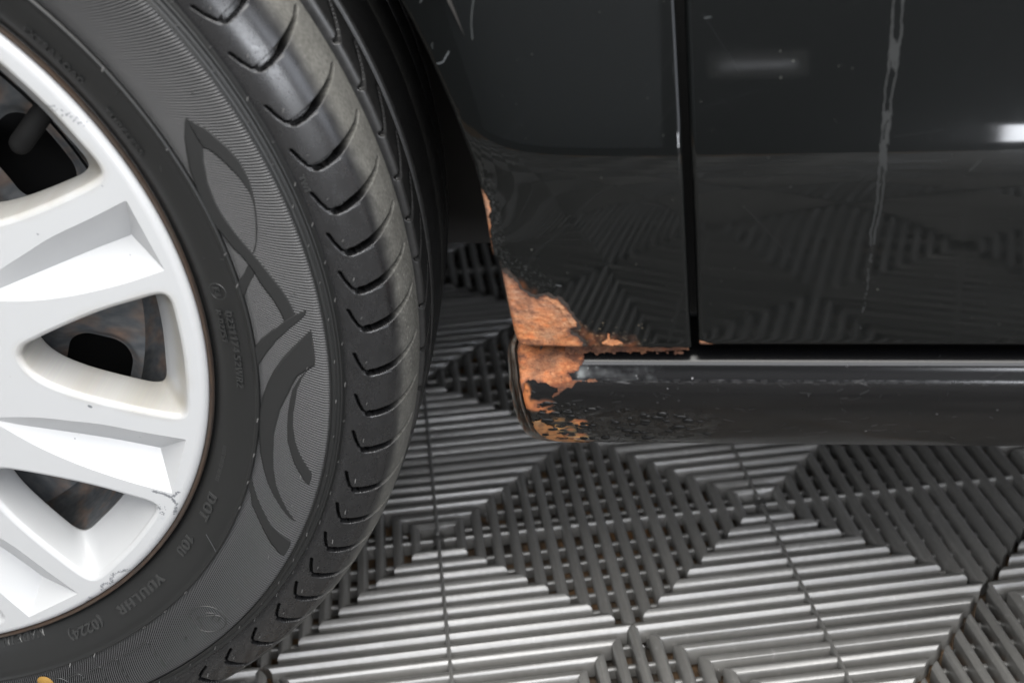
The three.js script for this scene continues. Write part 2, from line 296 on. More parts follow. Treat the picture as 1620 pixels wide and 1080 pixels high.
// front wing
{
  const rows = rowsOf(F_BOT), nu = 64;
  const cols = rows.map((y) => spaced(nu - 15, interp(archPts, y), interp(gapLPts, y)));
  const skin = grid(cols[0].length - 1, rows.length - 1, (u, v, i, j) => fenderAt(cols[j][i], rows[j]));
  const flange = (f, depth, flip) => grid(3, rows.length - 1, (u, v, i, j) => { const x = f(rows[j]); return [x, rows[j], fenderAt(x, rows[j])[2] - depth * u + 0.0004, 0, 0]; }, flip);
  const under = grid(cols[0].length - 1, 2, (u, v, i, j) => { const x = cols[0][i]; return [x, F_BOT + 0.001 * v, fenderAt(x, F_BOT)[2] - v * 0.012 + 0.0004]; }, true);
  const fender = mesh('front_wing', mergeGeometries([skin, flange((y) => interp(archPts, y), 0.010, true), flange((y) => interp(gapLPts, y), 0.014, false), under]), paint, car);
  const rustShape = pairs([0.0936, 0.3181, 0.0967, 0.3166, 0.1002, 0.3131, 0.1023, 0.3092, 0.1054, 0.3068, 0.1085, 0.3056, 0.1091, 0.3067, 0.1133, 0.3071, 0.1164, 0.3059, 0.1197, 0.3029, 0.1222, 0.2990, 0.1242, 0.2951, 0.1247, 0.2925, 0.1219, 0.2917, 0.1223, 0.2890, 0.1250, 0.2877, 0.1262, 0.2859, 0.1280, 0.2815, 0.085, 0.2815, 0.085, 0.3185]);
  const eaten = (s, u, v, k) => s + 0.0015 * fbm(u * 300, v * 300, k) + 0.0009 * fbm(u * 900, v * 900, k + 3);
  const patch = (shape, k, lift, n = 110) => {
    const xs = shape.map((p) => p[0]), ys = shape.map((p) => p[1]), x0 = Math.min(...xs) - 0.002, x1 = Math.max(...xs) + 0.002, y0 = Math.min(...ys) - 0.002, y1 = Math.max(...ys) + 0.002;
    return clipGrid(x0, x1, n, y0, y1, n, (x, y) => { const p = fenderAt(x, y, lift); return [p[0], p[1], p[2] + 0.00025 * fbm(x * 260, y * 260, 4), x / 0.07, y / 0.07]; }, (x, y) => Math.min(eaten(polySdf(shape, x, y), x, y, k), x - interp(archPts, y) + 0.00002, y - F_BOT + 0.00002, interp(gapLPts, y) - x));
  };
  const shadeRust = (g, f) => { const P = g.attributes.position, col = new Float32Array(P.count * 3); for (let i = 0; i < P.count; i++) { const d = f(P.getX(i), P.getY(i), P.getZ(i)), k = sstep(0, 0.0028, d + 0.0020 * fbm(P.getX(i) * 300, P.getY(i) * 420, 5)); const up = sstep(0.289, 0.306, P.getY(i) + 0.006 * fbm(P.getX(i) * 150, P.getY(i) * 150, 8)), st = 0.72 + 0.28 * sstep(-0.22, 0.12, fbm(P.getX(i) * 95, P.getY(i) * 130, 31)); col.set([lerp(0.34, lerp(1.08, 0.86, up) * st, k), lerp(0.27, lerp(0.95, 0.90, up) * st, k), lerp(0.24, lerp(0.78, 1.05, up) * st, k)], i * 3); } g.setAttribute('color', new THREE.BufferAttribute(col, 3)); return g; };
  const rp = mesh('rust_patch', shadeRust(patch(rustShape, 2, 0.00045, 190), (x, y) => eaten(polySdf(rustShape, x, y), x, y, 2)), rustEdge, fender); rp.userData = { label: 'bare orange rust patch on the bottom corner of the black wing' };
  const rimOf = (shape, k, wd, n) => { const xs = shape.map((p) => p[0]), ys = shape.map((p) => p[1]), x0 = Math.min(...xs), x1 = Math.max(...xs) + 0.004, y0 = Math.min(...ys), y1 = Math.max(...ys) + 0.004; const sd = (x, y) => eaten(polySdf(shape, x, y), x, y, k);
    return clipGrid(x0, x1, n, y0, y1, n, (x, y) => { const t = clamp(1 + sd(x, y) / wd), p = fenderAt(x, y, 0.00005 + 0.0008 * t * t * (0.6 + 0.8 * fbm(x * 500, y * 500, 3))); return [p[0], p[1], p[2], x / 0.07, y / 0.07]; }, (x, y) => { const q = sd(x, y); return Math.min(q + wd * (0.75 + 1.3 * fbm(x * 160, y * 160, 14)), 0.0003 - q, x - interp(archPts, y) + 0.00002, y - F_BOT + 0.00002, interp(gapLPts, y) - x); }); };
  mesh('blistered_paint', rimOf(rustShape, 2, 0.0017, 150), blisterMat, fender);
  const lip = pairs([0.080, 0.3535, 0.0876, 0.3528, 0.0898, 0.3506, 0.0911, 0.3459, 0.0900, 0.3418, 0.0911, 0.3390, 0.0898, 0.3339, 0.0910, 0.3288, 0.0905, 0.3240, 0.080, 0.3240]);
  mesh('rust_patch', patch(lip, 7, 0.0004, 90), rustMat, fender);
  mesh('rust_patch', patch(pairs([0.1353, 0.2848, 0.1369, 0.2871, 0.1375, 0.2896, 0.1385, 0.2871, 0.1435, 0.2858, 0.1446, 0.2845, 0.1395, 0.2838]), 11, 0.0004, 60), rustMat, fender);
  // a flap of lifted paint layer inside the rust: a slightly raised second layer
  mesh('rust_scale', patch(pairs([0.1108, 0.3062, 0.1135, 0.3066, 0.1164, 0.3054, 0.1195, 0.3024, 0.1220, 0.2986, 0.1240, 0.2951, 0.1240, 0.2932, 0.1222, 0.2935, 0.1205, 0.2972, 0.1170, 0.3018, 0.1130, 0.3052]), 17, 0.0010, 90), rustMat, fender);
}
// front door
{
  const rows = rowsOf(D_BOT), XR = 1.15;
  const cols = rows.map((y) => { const a = interp(gapRPts, y), o = []; for (let i = 0; i <= 8; i++) o.push(a + 0.0022 * (1 - Math.cos(i / 8 * Math.PI / 2))); for (let i = 1; i <= 40; i++) o.push(lerp(a + 0.0022, 0.36, i / 40)); for (let i = 1; i <= 14; i++) o.push(lerp(0.36, XR, i / 14)); return o; });
  const n = cols[0].length - 1;
  const skin = grid(n, rows.length - 1, (u, v, i, j) => doorAt(cols[j][i], rows[j]));
  const side = grid(3, rows.length - 1, (u, v, i, j) => { const x = interp(gapRPts, rows[j]); return [x, rows[j], doorAt(x, rows[j])[2] - 0.016 * u + 0.0004]; }, true);
  const under = grid(n, 2, (u, v, i) => { const x = cols[0][i]; return [x, D_BOT + 0.001 * v, doorAt(x, D_BOT)[2] - v * 0.02 + 0.0004]; }, true);
  const door = mesh('front_door', mergeGeometries([skin, side, under]), paint, car);
  // dried run of dirty water
  const run = smoothCurve(pairs([0.2470, 0.4400, 0.2464, 0.4239, 0.2459, 0.4104, 0.2453, 0.3979, 0.2445, 0.3898, 0.2440, 0.3780, 0.2437, 0.3658, 0.2437, 0.3557, 0.2435, 0.3453, 0.2424, 0.3359, 0.2421, 0.3208, 0.2414, 0.3037, 0.2408, 0.2920]), 120);
  const wide = (y) => interp(pairs([0.29, 0.0004, 0.325, 0.0008, 0.345, 0.0013, 0.38, 0.0016, 0.40, 0.0020, 0.44, 0.0021]), y) * (1 + 0.55 * fbm(3.1, y * 300, 1));
  const runMask = (x, y) => { const c = interp(run.map((p) => [p[1], p[0]]).sort((a, b) => a[0] - b[0]), y), d = Math.abs(x - c - 0.0006 * fbm(0.4, y * 160, 6)), w = wide(y); const solid = fbm(x * 500, y * 130, 12) * 0.0005; const hole = d < w - 0.0007 && fbm(x * 420, y * 70, 3) > (y < 0.355 ? -0.5 : -0.02) ? -1 : 1; return hole < 0 ? -0.0002 : Math.min(w - d + solid, d > w - 0.0009 ? w - d + solid + 0.0001 : 1) - (fbm(x * 700, y * 300, 31) > 0.3 - (y < 0.33 ? 0.35 : 0) ? 0.002 : 0); };
  const st = mesh('water_streak', clipGrid(0.236, 0.2515, 90, 0.292, 0.44, 520, (x, y) => doorAt(x, y, 0.00012), runMask), new THREE.MeshPhysicalMaterial({ color: lin(0.008, 0.0088, 0.009), roughness: 0.85, clearcoat: 0.05, specularIntensity: 0.6, clearcoatRoughness: 0.3 }), door);
  st.userData = { label: 'grey dried water streak running down the black door' };
  const chip = pairs([0.1756, 0.2866, 0.1770, 0.2863, 0.1788, 0.2856, 0.1826, 0.2838, 0.1756, 0.2838]);
  mesh('rust_patch', clipGrid(0.174, 0.184, 50, 0.283, 0.288, 30, (x, y) => { const p = doorAt(x, y, 0.0004); return [p[0], p[1], p[2], x / 0.07, y / 0.07]; }, (x, y) => Math.min(polySdf(chip, x, y) + 0.0006 * fbm(x * 700, y * 700, 5), y - D_BOT)), rustMat, door);
}
// sill
{
  // z, y, left edge of the outer skin
  const prof = [[0.190, 0.2735, 0.096], [0.215, 0.2738, 0.096], [0.2275, 0.2741, 0.0962]];
  for (let k = 0; k <= 5; k++) { const a = k / 5 * 1.45; prof.push([0.2335 + 0.0075 * Math.sin(a), 0.2668 + 0.0075 * Math.cos(a), 0.0965 + 0.0012 * k / 5]); }
  prof.push([0.2424, 0.2636, 0.0980], [0.2427, 0.2620, 0.0979], [0.2427, 0.2565, 0.0987], [0.2408, 0.2491, 0.0992], [0.2366, 0.2403, 0.1001], [0.2292, 0.2292, 0.1017], [0.2222, 0.2209, 0.1054], [0.2120, 0.2130, 0.1150], [0.196, 0.2095, 0.125], [0.165, 0.2090, 0.128]);
  const c = new THREE.CatmullRomCurve3(prof.map((p) => new V3(p[0], p[1], p[2])), false, 'centripetal'), NP = 220, pts = c.getSpacedPoints(NP);
  const sAt = (s) => { const k = clamp(s) * NP, i = Math.min(NP - 1, Math.floor(k)); return pts[i].clone().lerp(pts[i + 1], k - i); };
  const sOfY = (y) => { let b = 0, d = 9; for (let i = 40; i <= NP; i++) if (pts[i].x > 0.2 && Math.abs(pts[i].y - y) < d) { d = Math.abs(pts[i].y - y); b = i / NP; } return b; };
  const L = c.getLength(), sIn = pts.findIndex((p) => p.x > 0.2175) / NP;
  const at = (x, s, lift = 0) => { const p = sAt(s), q = sAt(s + 0.004), t = q.clone().sub(p), ny = -(-t.x), nz = -t.y; const l = Math.hypot(t.x, t.y) || 1; return [x, p.y + lift * t.x / l, p.x + lift * -t.y / l]; };
  const XR = 1.15;
  const sillTex = canvasTex(2048, 512, (g, w, h) => {   // 0.4 m along by the developed depth of the sill
    const X = (x) => (x - 0.09) / 0.4 * w, Y = (s) => h - s * h, blot = (x, s, rx, ry, col, a) => { const r = g.createRadialGradient(0, 0, 0, 0, 0, 1); r.addColorStop(0, `rgba(${col},${a})`); r.addColorStop(0.55, `rgba(${col},${a * 0.75})`); r.addColorStop(1, `rgba(${col},0)`); g.save(); g.translate(X(x), Y(s)); g.scale(rx, ry); g.fillStyle = r; g.fillRect(-1, -1, 2, 2); g.restore(); };
    g.fillStyle = 'rgb(9,9,10)'; g.fillRect(0, 0, w, h);
    const sv = (y) => sOfY(y);
    for (let i = 0; i < 1500; i++) { const q = rnd() ** 1.5; blot(0.099 + rnd() ** 1.7 * 0.085, sv(0.2135 + q * 0.036), 3 + rnd() * 16, 1.5 + rnd() * 4, ['112,116,114', '92,98,98', '132,130,120'][i % 3], (0.10 + rnd() * 0.22) * (1.1 - q)); }
    for (let i = 0; i < 160; i++) { const x = 0.1 + rnd() * 0.07, y = 0.216 + rnd() * 0.03; g.strokeStyle = `rgba(150,152,148,${0.1 + rnd() * 0.25})`; g.lineWidth = 0.6; g.beginPath(); g.moveTo(X(x), Y(sv(y))); g.lineTo(X(x) + 6 + rnd() * 30, Y(sv(y)) + (rnd() - 0.6) * 14); g.stroke(); }
    for (let i = 0; i < 160; i++) blot(0.124 + rnd() ** 2 * 0.035, sv(0.2690 - rnd() * 0.005), 4 + rnd() * 14, 2 + rnd() * 5, '150,155,155', 0.02 + rnd() * 0.07);
    for (let i = 0; i < 130; i++) blot(0.1 + rnd() ** 1.5 * 0.026, sv(0.213 + rnd() * 0.027), 5 + rnd() * 26, 3 + rnd() * 9, ['206,142,78', '178,104,60', '212,164,98', '150,88,58'][i % 4], 0.4 + rnd() * 0.6);
    for (let i = 0; i < 80; i++) blot(0.099 + rnd() ** 1.5 * 0.012, sv(0.244 + rnd() * 0.008), 4 + rnd() * 18, 3 + rnd() * 8, ['150,88,58', '176,110,66', '110,70,52'][i % 3], 0.25 + rnd() * 0.45);
    for (let i = 0; i < 90; i++) blot(0.098 + rnd() ** 2 * 0.004, sv(0.247 + rnd() * 0.014), 3 + rnd() * 8, 3 + rnd() * 8, ['168,100,60', '190,120,74'][i % 2], 0.3 + rnd() * 0.5);
    for (let i = 0; i < 46; i++) blot(0.1 + rnd() * 0.01, sv(0.228 + rnd() * 0.016), 8 + rnd() * 16, 3 + rnd() * 8, '16,17,17', 0.6 + rnd() * 0.4);
    for (let i = 0; i < 95; i++) { const x = 0.104 + rnd() ** 1.3 * 0.062, y = 0.224 + rnd() * 0.028 - (x - 0.106) * 0.06; g.fillStyle = `rgba(3,3,3,${0.6 + rnd() * 0.4})`; g.beginPath(); g.ellipse(X(x), Y(sv(y)), 3 + rnd() * 9, 2 + rnd() * 4.5, (rnd() - 0.5) * 0.8, 0, 7); g.fill(); }
    for (let i = 0; i < 26; i++) { const x = 0.15 + rnd() * 0.25, y = 0.228 + rnd() * 0.03; g.fillStyle = `rgba(8,8,9,${0.3 + rnd() * 0.4})`; g.beginPath(); g.ellipse(X(x), Y(sv(y)), 3 + rnd() * 10, 2 + rnd() * 4, 0, 0, 7); g.fill(); }
    // scratches along the crease and specks
    for (let i = 0; i < 700; i++) { const x = 0.125 + rnd() * 0.3, b = 90 + rnd() * 80; g.fillStyle = `rgba(${b},${b},${b},${0.04 + rnd() * 0.16})`; g.fillRect(X(x), Y(sv(0.263 + (rnd() - 0.5) * 0.0016)), 2 + rnd() * 14, 1); }
    for (let i = 0; i < 150; i++) { const x = 0.1 + rnd() * 0.3, y = 0.215 + rnd() * 0.05, b = 110 + rnd() * 90; g.strokeStyle = `rgba(${b},${b},${b},${0.1 + rnd() * 0.35})`; g.lineWidth = 0.6 + rnd() * 0.8; g.beginPath(); g.moveTo(X(x), Y(sv(y))); g.lineTo(X(x) + (rnd() - 0.2) * 40, Y(sv(y)) + (rnd() - 0.5) * 14); g.stroke(); }
    for (let i = 0; i < 500; i++) { const r = rnd() ** 5 * 2 + 0.4, b = 100 + rnd() * 120; g.fillStyle = `rgba(${b},${b},${b},${0.3 + rnd() * 0.6})`; g.fillRect(rnd() * w, rnd() * h, r * 2, r); }
  });
  sillTex.wrapS = THREE.ClampToEdgeWrapping;
  const sillPaint = new THREE.MeshPhysicalMaterial({ map: sillTex, roughness: 0.5, clearcoat: 0.64, clearcoatRoughness: 0.17, specularIntensity: 0.1 });
  const uv = (x, s) => [(x - 0.09) / 0.4, s];
  const xs = []; for (let i = 0; i <= 110; i++) xs.push(i / 110 * 0.3); for (let i = 1; i <= 12; i++) xs.push(0.3 + i / 12 * 0.75);
  const skin = grid(xs.length - 1, NP, (u, v, i, j) => { const p = pts[j], x = p.z + xs[i], d = xs[i], e = roll(d, 0.002); const q = at(x, j / NP, -e); return [x, q[1], q[2], ...uv(x, j / NP)]; }, true);
  const sill = mesh('sill', skin, sillPaint, car);
  const flangeTex = dataTex(256, 512, (u, v) => { const n = fbm(u * 18, v * 24, 3), m = fbm(u * 60, v * 90, 5), k = clamp(0.35 + n * 2.6 + (Math.abs(v - 0.5) - 0.15) * 0.4); return [lerp(132, 112, k) + 50 * m, lerp(134, 84, k) + 46 * m, lerp(132, 66, k) + 40 * m]; });
  const flangeMat = new THREE.MeshStandardMaterial({ map: flangeTex, color: lin(0.6, 0.57, 0.54), roughness: 0.6, metalness: 0.2, bumpMap: rustBump, bumpScale: 0.0005 });
  // folded seam flange at the front end of the sill
  const fl = (dx, zi, th, flip) => grid(6, NP, (u, v, i, j) => { const p = pts[j], k = j / NP; return [p.z - 0.0006 - dx * Math.sin(clamp((k - 0.05) / 0.9) * Math.PI) ** 0.5 - 0.0004 * fbm(k * 30, dx * 900, 3), p.y + (p.y > 0.24 ? -1 : 1) * th * u, p.x - zi * u, u * 0.6, k]; }, flip);
  mesh('sill_flange', mergeGeometries([fl(0.0006, 0.03, 0.012, true), fl(0.0042, 0.05, 0.016, true),
    grid(4, NP, (u, v, i, j) => { const p = pts[j], k = j / NP, sn = Math.sin(clamp((k - 0.05) / 0.9) * Math.PI) ** 0.5; return [p.z - 0.0006 - lerp(0.0006, 0.0042, u) * sn, p.y + (p.y > 0.24 ? -1 : 1) * 0.0022, p.x - 0.006 - 0.004 * u, u * 0.3, k]; }, true)]), flangeMat, sill).userData = { label: 'grey folded metal seam with rust at the front end of the sill' };
  // bare rust on the shoulder of the sill
  const sp = (shape, k, lift, n) => { const P2 = shape.map(([x, y]) => [x, (y > 0.9 ? sIn : sOfY(y)) * L]), X0 = Math.min(...P2.map((p) => p[0])), X1 = Math.max(...P2.map((p) => p[0])), S0 = Math.min(...P2.map((p) => p[1])), S1 = Math.max(...P2.map((p) => p[1]));
    return clipGrid(X0 - 0.002, X1 + 0.002, n, S0 - 0.002, S1 + 0.002, n, (x, s) => { const d = x - sAt(s / L).z, q = at(x, s / L, lift - roll(d, 0.002) + 0.0003 * fbm(x * 200, s * 200, 9)); return [q[0], q[1], q[2], x / 0.07, s / 0.07]; }, (x, s) => Math.min(polySdf(P2, x, s) + 0.0024 * fbm(x * 260, s * 260, k) + 0.0011 * fbm(x * 900, s * 900, k), x - sAt(s / L).z + 0.00002), true); };
  const shadeR = (g, shape) => { const P = g.attributes.position, col = new Float32Array(P.count * 3); for (let i = 0; i < P.count; i++) { const x = P.getX(i), y = P.getY(i), d = y > 0.2695 ? Math.min(0.003, 0.1262 - x) : polySdf(shape, x, y), k = sstep(0, 0.0016, d + 0.0014 * fbm(x * 420, y * 420, 5)); const st = 0.62 + 0.42 * sstep(-0.2, 0.12, fbm(x * 110, y * 150, 31)); col.set([lerp(0.4, 1.05 * st, k), lerp(0.3, 0.9 * st, k), lerp(0.27, 0.78 * st, k)], i * 3); } g.setAttribute('color', new THREE.BufferAttribute(col, 3)); return g; };
  const shoulderShape = [[0.09, 0.28], [0.1245, 0.28], [0.1262, 0.2715], [0.1240, 0.2675], [0.1190, 0.2664], [0.1215, 0.2638], [0.1190, 0.2622], [0.1145, 0.2607], [0.1105, 0.2612], [0.1080, 0.2625], [0.1020, 0.2634], [0.1000, 0.2610], [0.0993, 0.2570], [0.09, 0.2570]];
  const r1 = mesh('rust_patch', shadeR(sp([[0.09, 0.99], [0.1245, 0.99], [0.1262, 0.2715], [0.1240, 0.2675], [0.1190, 0.2664], [0.1215, 0.2638], [0.1190, 0.2622], [0.1145, 0.2607], [0.1105, 0.2612], [0.1080, 0.2625], [0.1020, 0.2634], [0.1000, 0.2610], [0.0993, 0.2570], [0.09, 0.2570]], 3, 0.0005, 150), shoulderShape), rustEdge, sill);
  r1.userData = { label: 'flaking orange rust on the top front corner of the sill' };
  mesh('rust_patch', sp([[0.1110, 0.2625], [0.1150, 0.2600], [0.1145, 0.2575], [0.1125, 0.2555], [0.1180, 0.2590], [0.1230, 0.2625], [0.1320, 0.2624], [0.1330, 0.2634], [0.1225, 0.2636]], 13, 0.0003, 90), darkRust, sill);
  mesh('rust_patch', sp([[0.1008, 0.2275], [0.1018, 0.2365], [0.1062, 0.2408], [0.1080, 0.2350], [0.1105, 0.2335], [0.1135, 0.2270], [0.1200, 0.2172], [0.1260, 0.2128], [0.1130, 0.2125], [0.1075, 0.2172], [0.1035, 0.2225]], 23, 0.0003, 120), tanRust, sill);
  // crumbling rust and dirt in the slot between wing, door and sill
  const crumb = clipGrid(0.118, 0.1715, 220, 0.2665, 0.2835, 50, (x, y) => [x, y, 0.2365 + (0.2765 - y) * 0.4 + 0.002 * fbm(x * 150, y * 150, 2), x / 0.07, y / 0.07], (x, y) => { const m = lerp(0.0024, 0.0008, clamp((x - 0.12) / 0.05)) ; return m * (0.7 + 0.9 * fbm(x * 220, y * 90, 8)) - Math.abs(y - 0.2757) ; });
  mesh('rust_flakes', crumb, darkRust, sill);
  const crumb2 = clipGrid(0.118, 0.1715, 220, 0.2665, 0.2835, 50, (x, y) => [x, y, 0.2385 + (0.2765 - y) * 0.4 + 0.002 * fbm(x * 250, y * 250, 12), x / 0.07, y / 0.07], (x, y) => 0.0006 - Math.abs(y - 0.2752) + 0.004 * (fbm(x * 260, y * 200, 18) - 0.18));
  mesh('rust_flakes', crumb2, darkRust, sill);
  { const bl = []; for (let i = 0; i < 105; i++) { const q = rnd() ** 1.4, x = 0.1055 + q * 0.075, s = sOfY(0.2215 + rnd() * (0.034 - 0.014 * q)), r0 = 0.0006 + rnd() ** 2 * 0.0014, g = new THREE.SphereGeometry(1, 10, 6).scale(r0 * (1 + rnd() * 0.8), r0 * 0.8, r0 * 0.5).rotateX(0.25), p = at(x, s, 0); bl.push(g.translate(p[0], p[1], p[2])); }
    mesh('paint_blister', mergeGeometries(bl), new THREE.MeshPhysicalMaterial({ color: lin(0.002, 0.002, 0.002), roughness: 0.4, specularIntensity: 0.5 }), sill).userData = { kind: 'stuff' }; }
  mesh('sill_back', mergeGeometries([new THREE.BoxGeometry(1.05, 0.10, 0.004).translate(0.64, 0.285, 0.199), new THREE.BoxGeometry(1.05, 0.004, 0.06).translate(0.64, 0.2145, 0.16)]), blackMat, sill);
}
// dark inner body, wheel arch liner and underside
{
  const inner = mergeGeometries([new THREE.BoxGeometry(1.02, 0.55, 0.05).translate(0.64, 0.56, 0.195), new THREE.BoxGeometry(0.02, 0.50, 0.22).translate(0.139, 0.53, 0.10)]);
  mesh('inner_panel', inner, blackMat, car);
  const a0 = -2 * rad, a1 = 182 * rad, cx = -0.2446, cy = 0.2874;
  const liner = grid(90, 20, (u, v) => { const a = lerp(a0, a1, u), r = 0.352 + 0.004 * Math.sin(v * 14); return [cx + r * Math.cos(a), cy + r * Math.sin(a), lerp(0.238, -0.06, v), u * 4, v]; });
  const wall = new THREE.BoxGeometry(0.72, 0.46, 0.01).translate(cx, 0.43, -0.065);
  mesh('wheel_arch_liner', mergeGeometries([liner, wall]), new THREE.MeshStandardMaterial({ color: lin(0.011, 0.0095, 0.0085), roughness: 0.8 }), car);
  mesh('underbody', mergeGeometries([new THREE.BoxGeometry(2.6, 0.03, 1.35).translate(0.3, 0.33, -0.74), new THREE.BoxGeometry(1.05, 0.03, 0.25).translate(0.64, 0.30, 0.06)]), blackMat, car);
}

// ------------------------------------------------------------------ the wheel, in units of the cover's radius (0.2 m)
const RW = 0.2;
const wheel = group('wheel', car);
{
  const A = 0.04797, B = -0.0937, n = new V3(Math.sin(A) * Math.cos(B), Math.sin(B), Math.cos(A) * Math.cos(B)), ex = new V3(0, 1, 0).cross(n).normalize(), ey = n.clone().cross(ex);
  wheel.applyMatrix4(new THREE.Matrix4().makeBasis(ex, ey, n)); wheel.position.set(-0.24458, 0.28741, 0.24853);
  const pol = (r, t, z) => [RW * r * Math.cos(t), RW * r * Math.sin(t), RW * z];

  // ---- tyre
  const rubberTex = (dust) => dataTex(1024, 512, (u, v) => {
    const wrap = (f, k) => { const a = fbm(u * f, v * f * 0.5, k), b = fbm((u - 1) * f, v * f * 0.5, k); return lerp(a, b, u); };
    const n = wrap(30, 1), m = wrap(140, 4), e = wrap(9, 7);
    const d = dust(v, e + n * 0.5);
    const base = 25 + 9 * n + 6 * m, ds = 74 + 18 * n + 44 * m + (m > 0.33 ? 26 : 0);
    return [lerp(base, ds, d), lerp(base, ds - 1, d), lerp(base + 1, ds - 5, d)];
  });
  const dustAndShade = (v, e) => sstep(0.30, 0.43, v + e * 0.05) * lerp(1, 0.22, sstep(0.60, 0.66, v));  // dust on the shoulder; inboard, the arch shade is put into the colour
  const tread = new THREE.MeshPhysicalMaterial({ map: rubberTex(dustAndShade), roughnessMap: dataTex(1024, 512, (u, v) => { const w = (f, k) => lerp(fbm(u * f, v * f * 0.5, k), fbm((u - 1) * f, v * f * 0.5, k), u); const d = dustAndShade(v, w(9, 7) + w(30, 1) * 0.5), r = lerp(66 + 30 * w(22, 9) + 26 * w(120, 3), 205, d); return [r, r, r]; }, false), roughness: 1, vertexColors: true });
  const side = new THREE.MeshPhysicalMaterial({ color: lin(0.0085, 0.0088, 0.0088), roughness: 0.43, specularIntensity: 0.85 });
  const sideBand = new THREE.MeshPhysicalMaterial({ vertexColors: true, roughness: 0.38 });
  const flat = new THREE.MeshPhysicalMaterial({ color: lin(0.0085, 0.0087, 0.0086), roughness: 0.66, specularIntensity: 0.7 });

  // profile pieces: [z, r]
  const bead = [[-0.08, 0.97], [-0.055, 0.992], [-0.042, 1.004], [-0.03, 1.0125], [-0.014, 1.022], [0.004, 1.044], [0.016, 1.07], [0.0245, 1.098], [0.0280, 1.1165], [0.0315, 1.1195], [0.0325, 1.1225], [0.0310, 1.1250], [0.0265, 1.1270]];
  const band = [[0.0265, 1.127], [0.0285, 1.16], [0.0292, 1.20], [0.0278, 1.245], [0.0240, 1.2876]];
  const edge = [[0.0240, 1.2876], [0.0252, 1.2885], [0.0240, 1.290], [0.0195, 1.2925], [0.0175, 1.298], [0.0180, 1.3005], [0.0150, 1.303], [0.0138, 1.3065], [0.0150, 1.309], [0.0165, 1.3115], [0.0150, 1.314], [0.0070, 1.3165], [0.002, 1.319]];
  const shoulder = [[0.002, 1.319], [0.003, 1.33], [0.0, 1.352], [-0.010, 1.385], [-0.028, 1.42], [-0.055, 1.443], [-0.10, 1.462], [-0.140, 1.4715]];
  const crown = [[-0.140, 1.4715], [-0.144, 1.462], [-0.147, 1.43], [-0.152, 1.424], [-0.184, 1.424], [-0.189, 1.430], [-0.193, 1.468], [-0.197, 1.4785], [-0.230, 1.4812], [-0.280, 1.4835], [-0.284, 1.474], [-0.287, 1.446], [-0.312, 1.446], [-0.316, 1.474], [-0.320, 1.4848], [-0.40, 1.4872], [-0.48, 1.488]];
  const mirror = (l) => l.map(([z, r]) => [-0.96 - z, r]).reverse();
  const crvR = (list, nn, closed) => smoothCurve(list.map((p) => [p[0], p[1]]), nn).map((p) => [p[0], p[1]]);
  const ring = (list, nt, v0 = 0, v1 = 1, rep = 8) => grid(nt, list.length - 1, (u, v, i, j) => { const t = u * Math.PI * 2; return [...pol(list[j][1], t, list[j][0]), u * rep, lerp(v0, v1, v)]; }, false);
  const beadG = ring(crvR(bead, 60), 360), edgeG = ring(crvR(edge, 60), 420), crownG0 = crown, backG = ring([...crvR(mirror(shoulder), 16), ...crvR(mirror(edge), 12), ...crvR(mirror(band), 8), ...crvR(mirror(bead), 16)], 200);
  // ribbed band: every rib a real ridge, ribs sweep forward towards the bead
  const sweep = (r) => { const t = clamp((r - 1.12) / 0.17); return rad * (4.6 - (5.9 * t - 2.35 * t * t) * 1.28); };
  const bandC = crvR(band, 14), NR = 1114, SUB = 6;
  const bandZ = (r) => interp(bandC.map((p) => [p[1], p[0]]), r);
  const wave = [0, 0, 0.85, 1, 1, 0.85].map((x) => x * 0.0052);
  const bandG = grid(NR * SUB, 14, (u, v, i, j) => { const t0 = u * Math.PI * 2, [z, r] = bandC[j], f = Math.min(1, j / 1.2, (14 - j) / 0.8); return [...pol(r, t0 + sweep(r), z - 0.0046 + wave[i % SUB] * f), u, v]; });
  { const n = bandG.attributes.position.count, col = new Float32Array(n * 3); for (let i = 0; i < n; i++) { const k = i % (NR * SUB + 1) % SUB, c = [0.003, 0.003, 0.028, 0.06, 0.06, 0.028][k]; col[i * 3] = col[i * 3 + 1] = c; col[i * 3 + 2] = c * 1.02; } bandG.setAttribute('color', new THREE.BufferAttribute(col, 3)); }  // rib highlights put into the colour: pale crests, near-black grooves
  // shoulder blocks with swept sipes
  const shC = crvR(shoulder, 120);
  const shS = [0]; for (let i = 1; i < shC.length; i++) shS.push(shS[i - 1] + Math.hypot(shC[i][0] - shC[i - 1][0], shC[i][1] - shC[i - 1][1]));
  // spacing of the sipes: 80 round the tyre, uneven as moulded
  const starts = []; { const step = [4.5, 5.3, 4.36, 4.35, 4.2, 4.0, 4.1, 4.9, 4.8]; let a = 27.89, k = 1; while (a > 27.89 - 360 + 3) { starts.push(a); a -= step[k % step.length]; k++; } }
  const arm1 = pairs([0, 0.0225, -1.1, 0.0315, -1.95, 0.0415, -2.3, 0.0560]), arm2 = pairs([-2.3, 0.0560, -2.25, 0.075, -1.95, 0.106, -1.45, 0.146, -0.95, 0.186, -0.35, 0.212]);
  const f = 1.4 * rad, A1 = arm1.map((p) => [p[0] * f, p[1]]), A2 = arm2.map((p) => [p[0] * f, p[1]]);
  const A3 = [[A1[0][0] - 0.002, A1[0][1] + 0.002], [A1[1][0] - 0.006, A1[1][1] + 0.001], [A1[2][0] - 0.008, A1[2][1] + 0.003], [A2[0][0] - 0.0075, A2[0][1] + 0.004], [A2[2][0] - 0.011, A2[2][1]]];
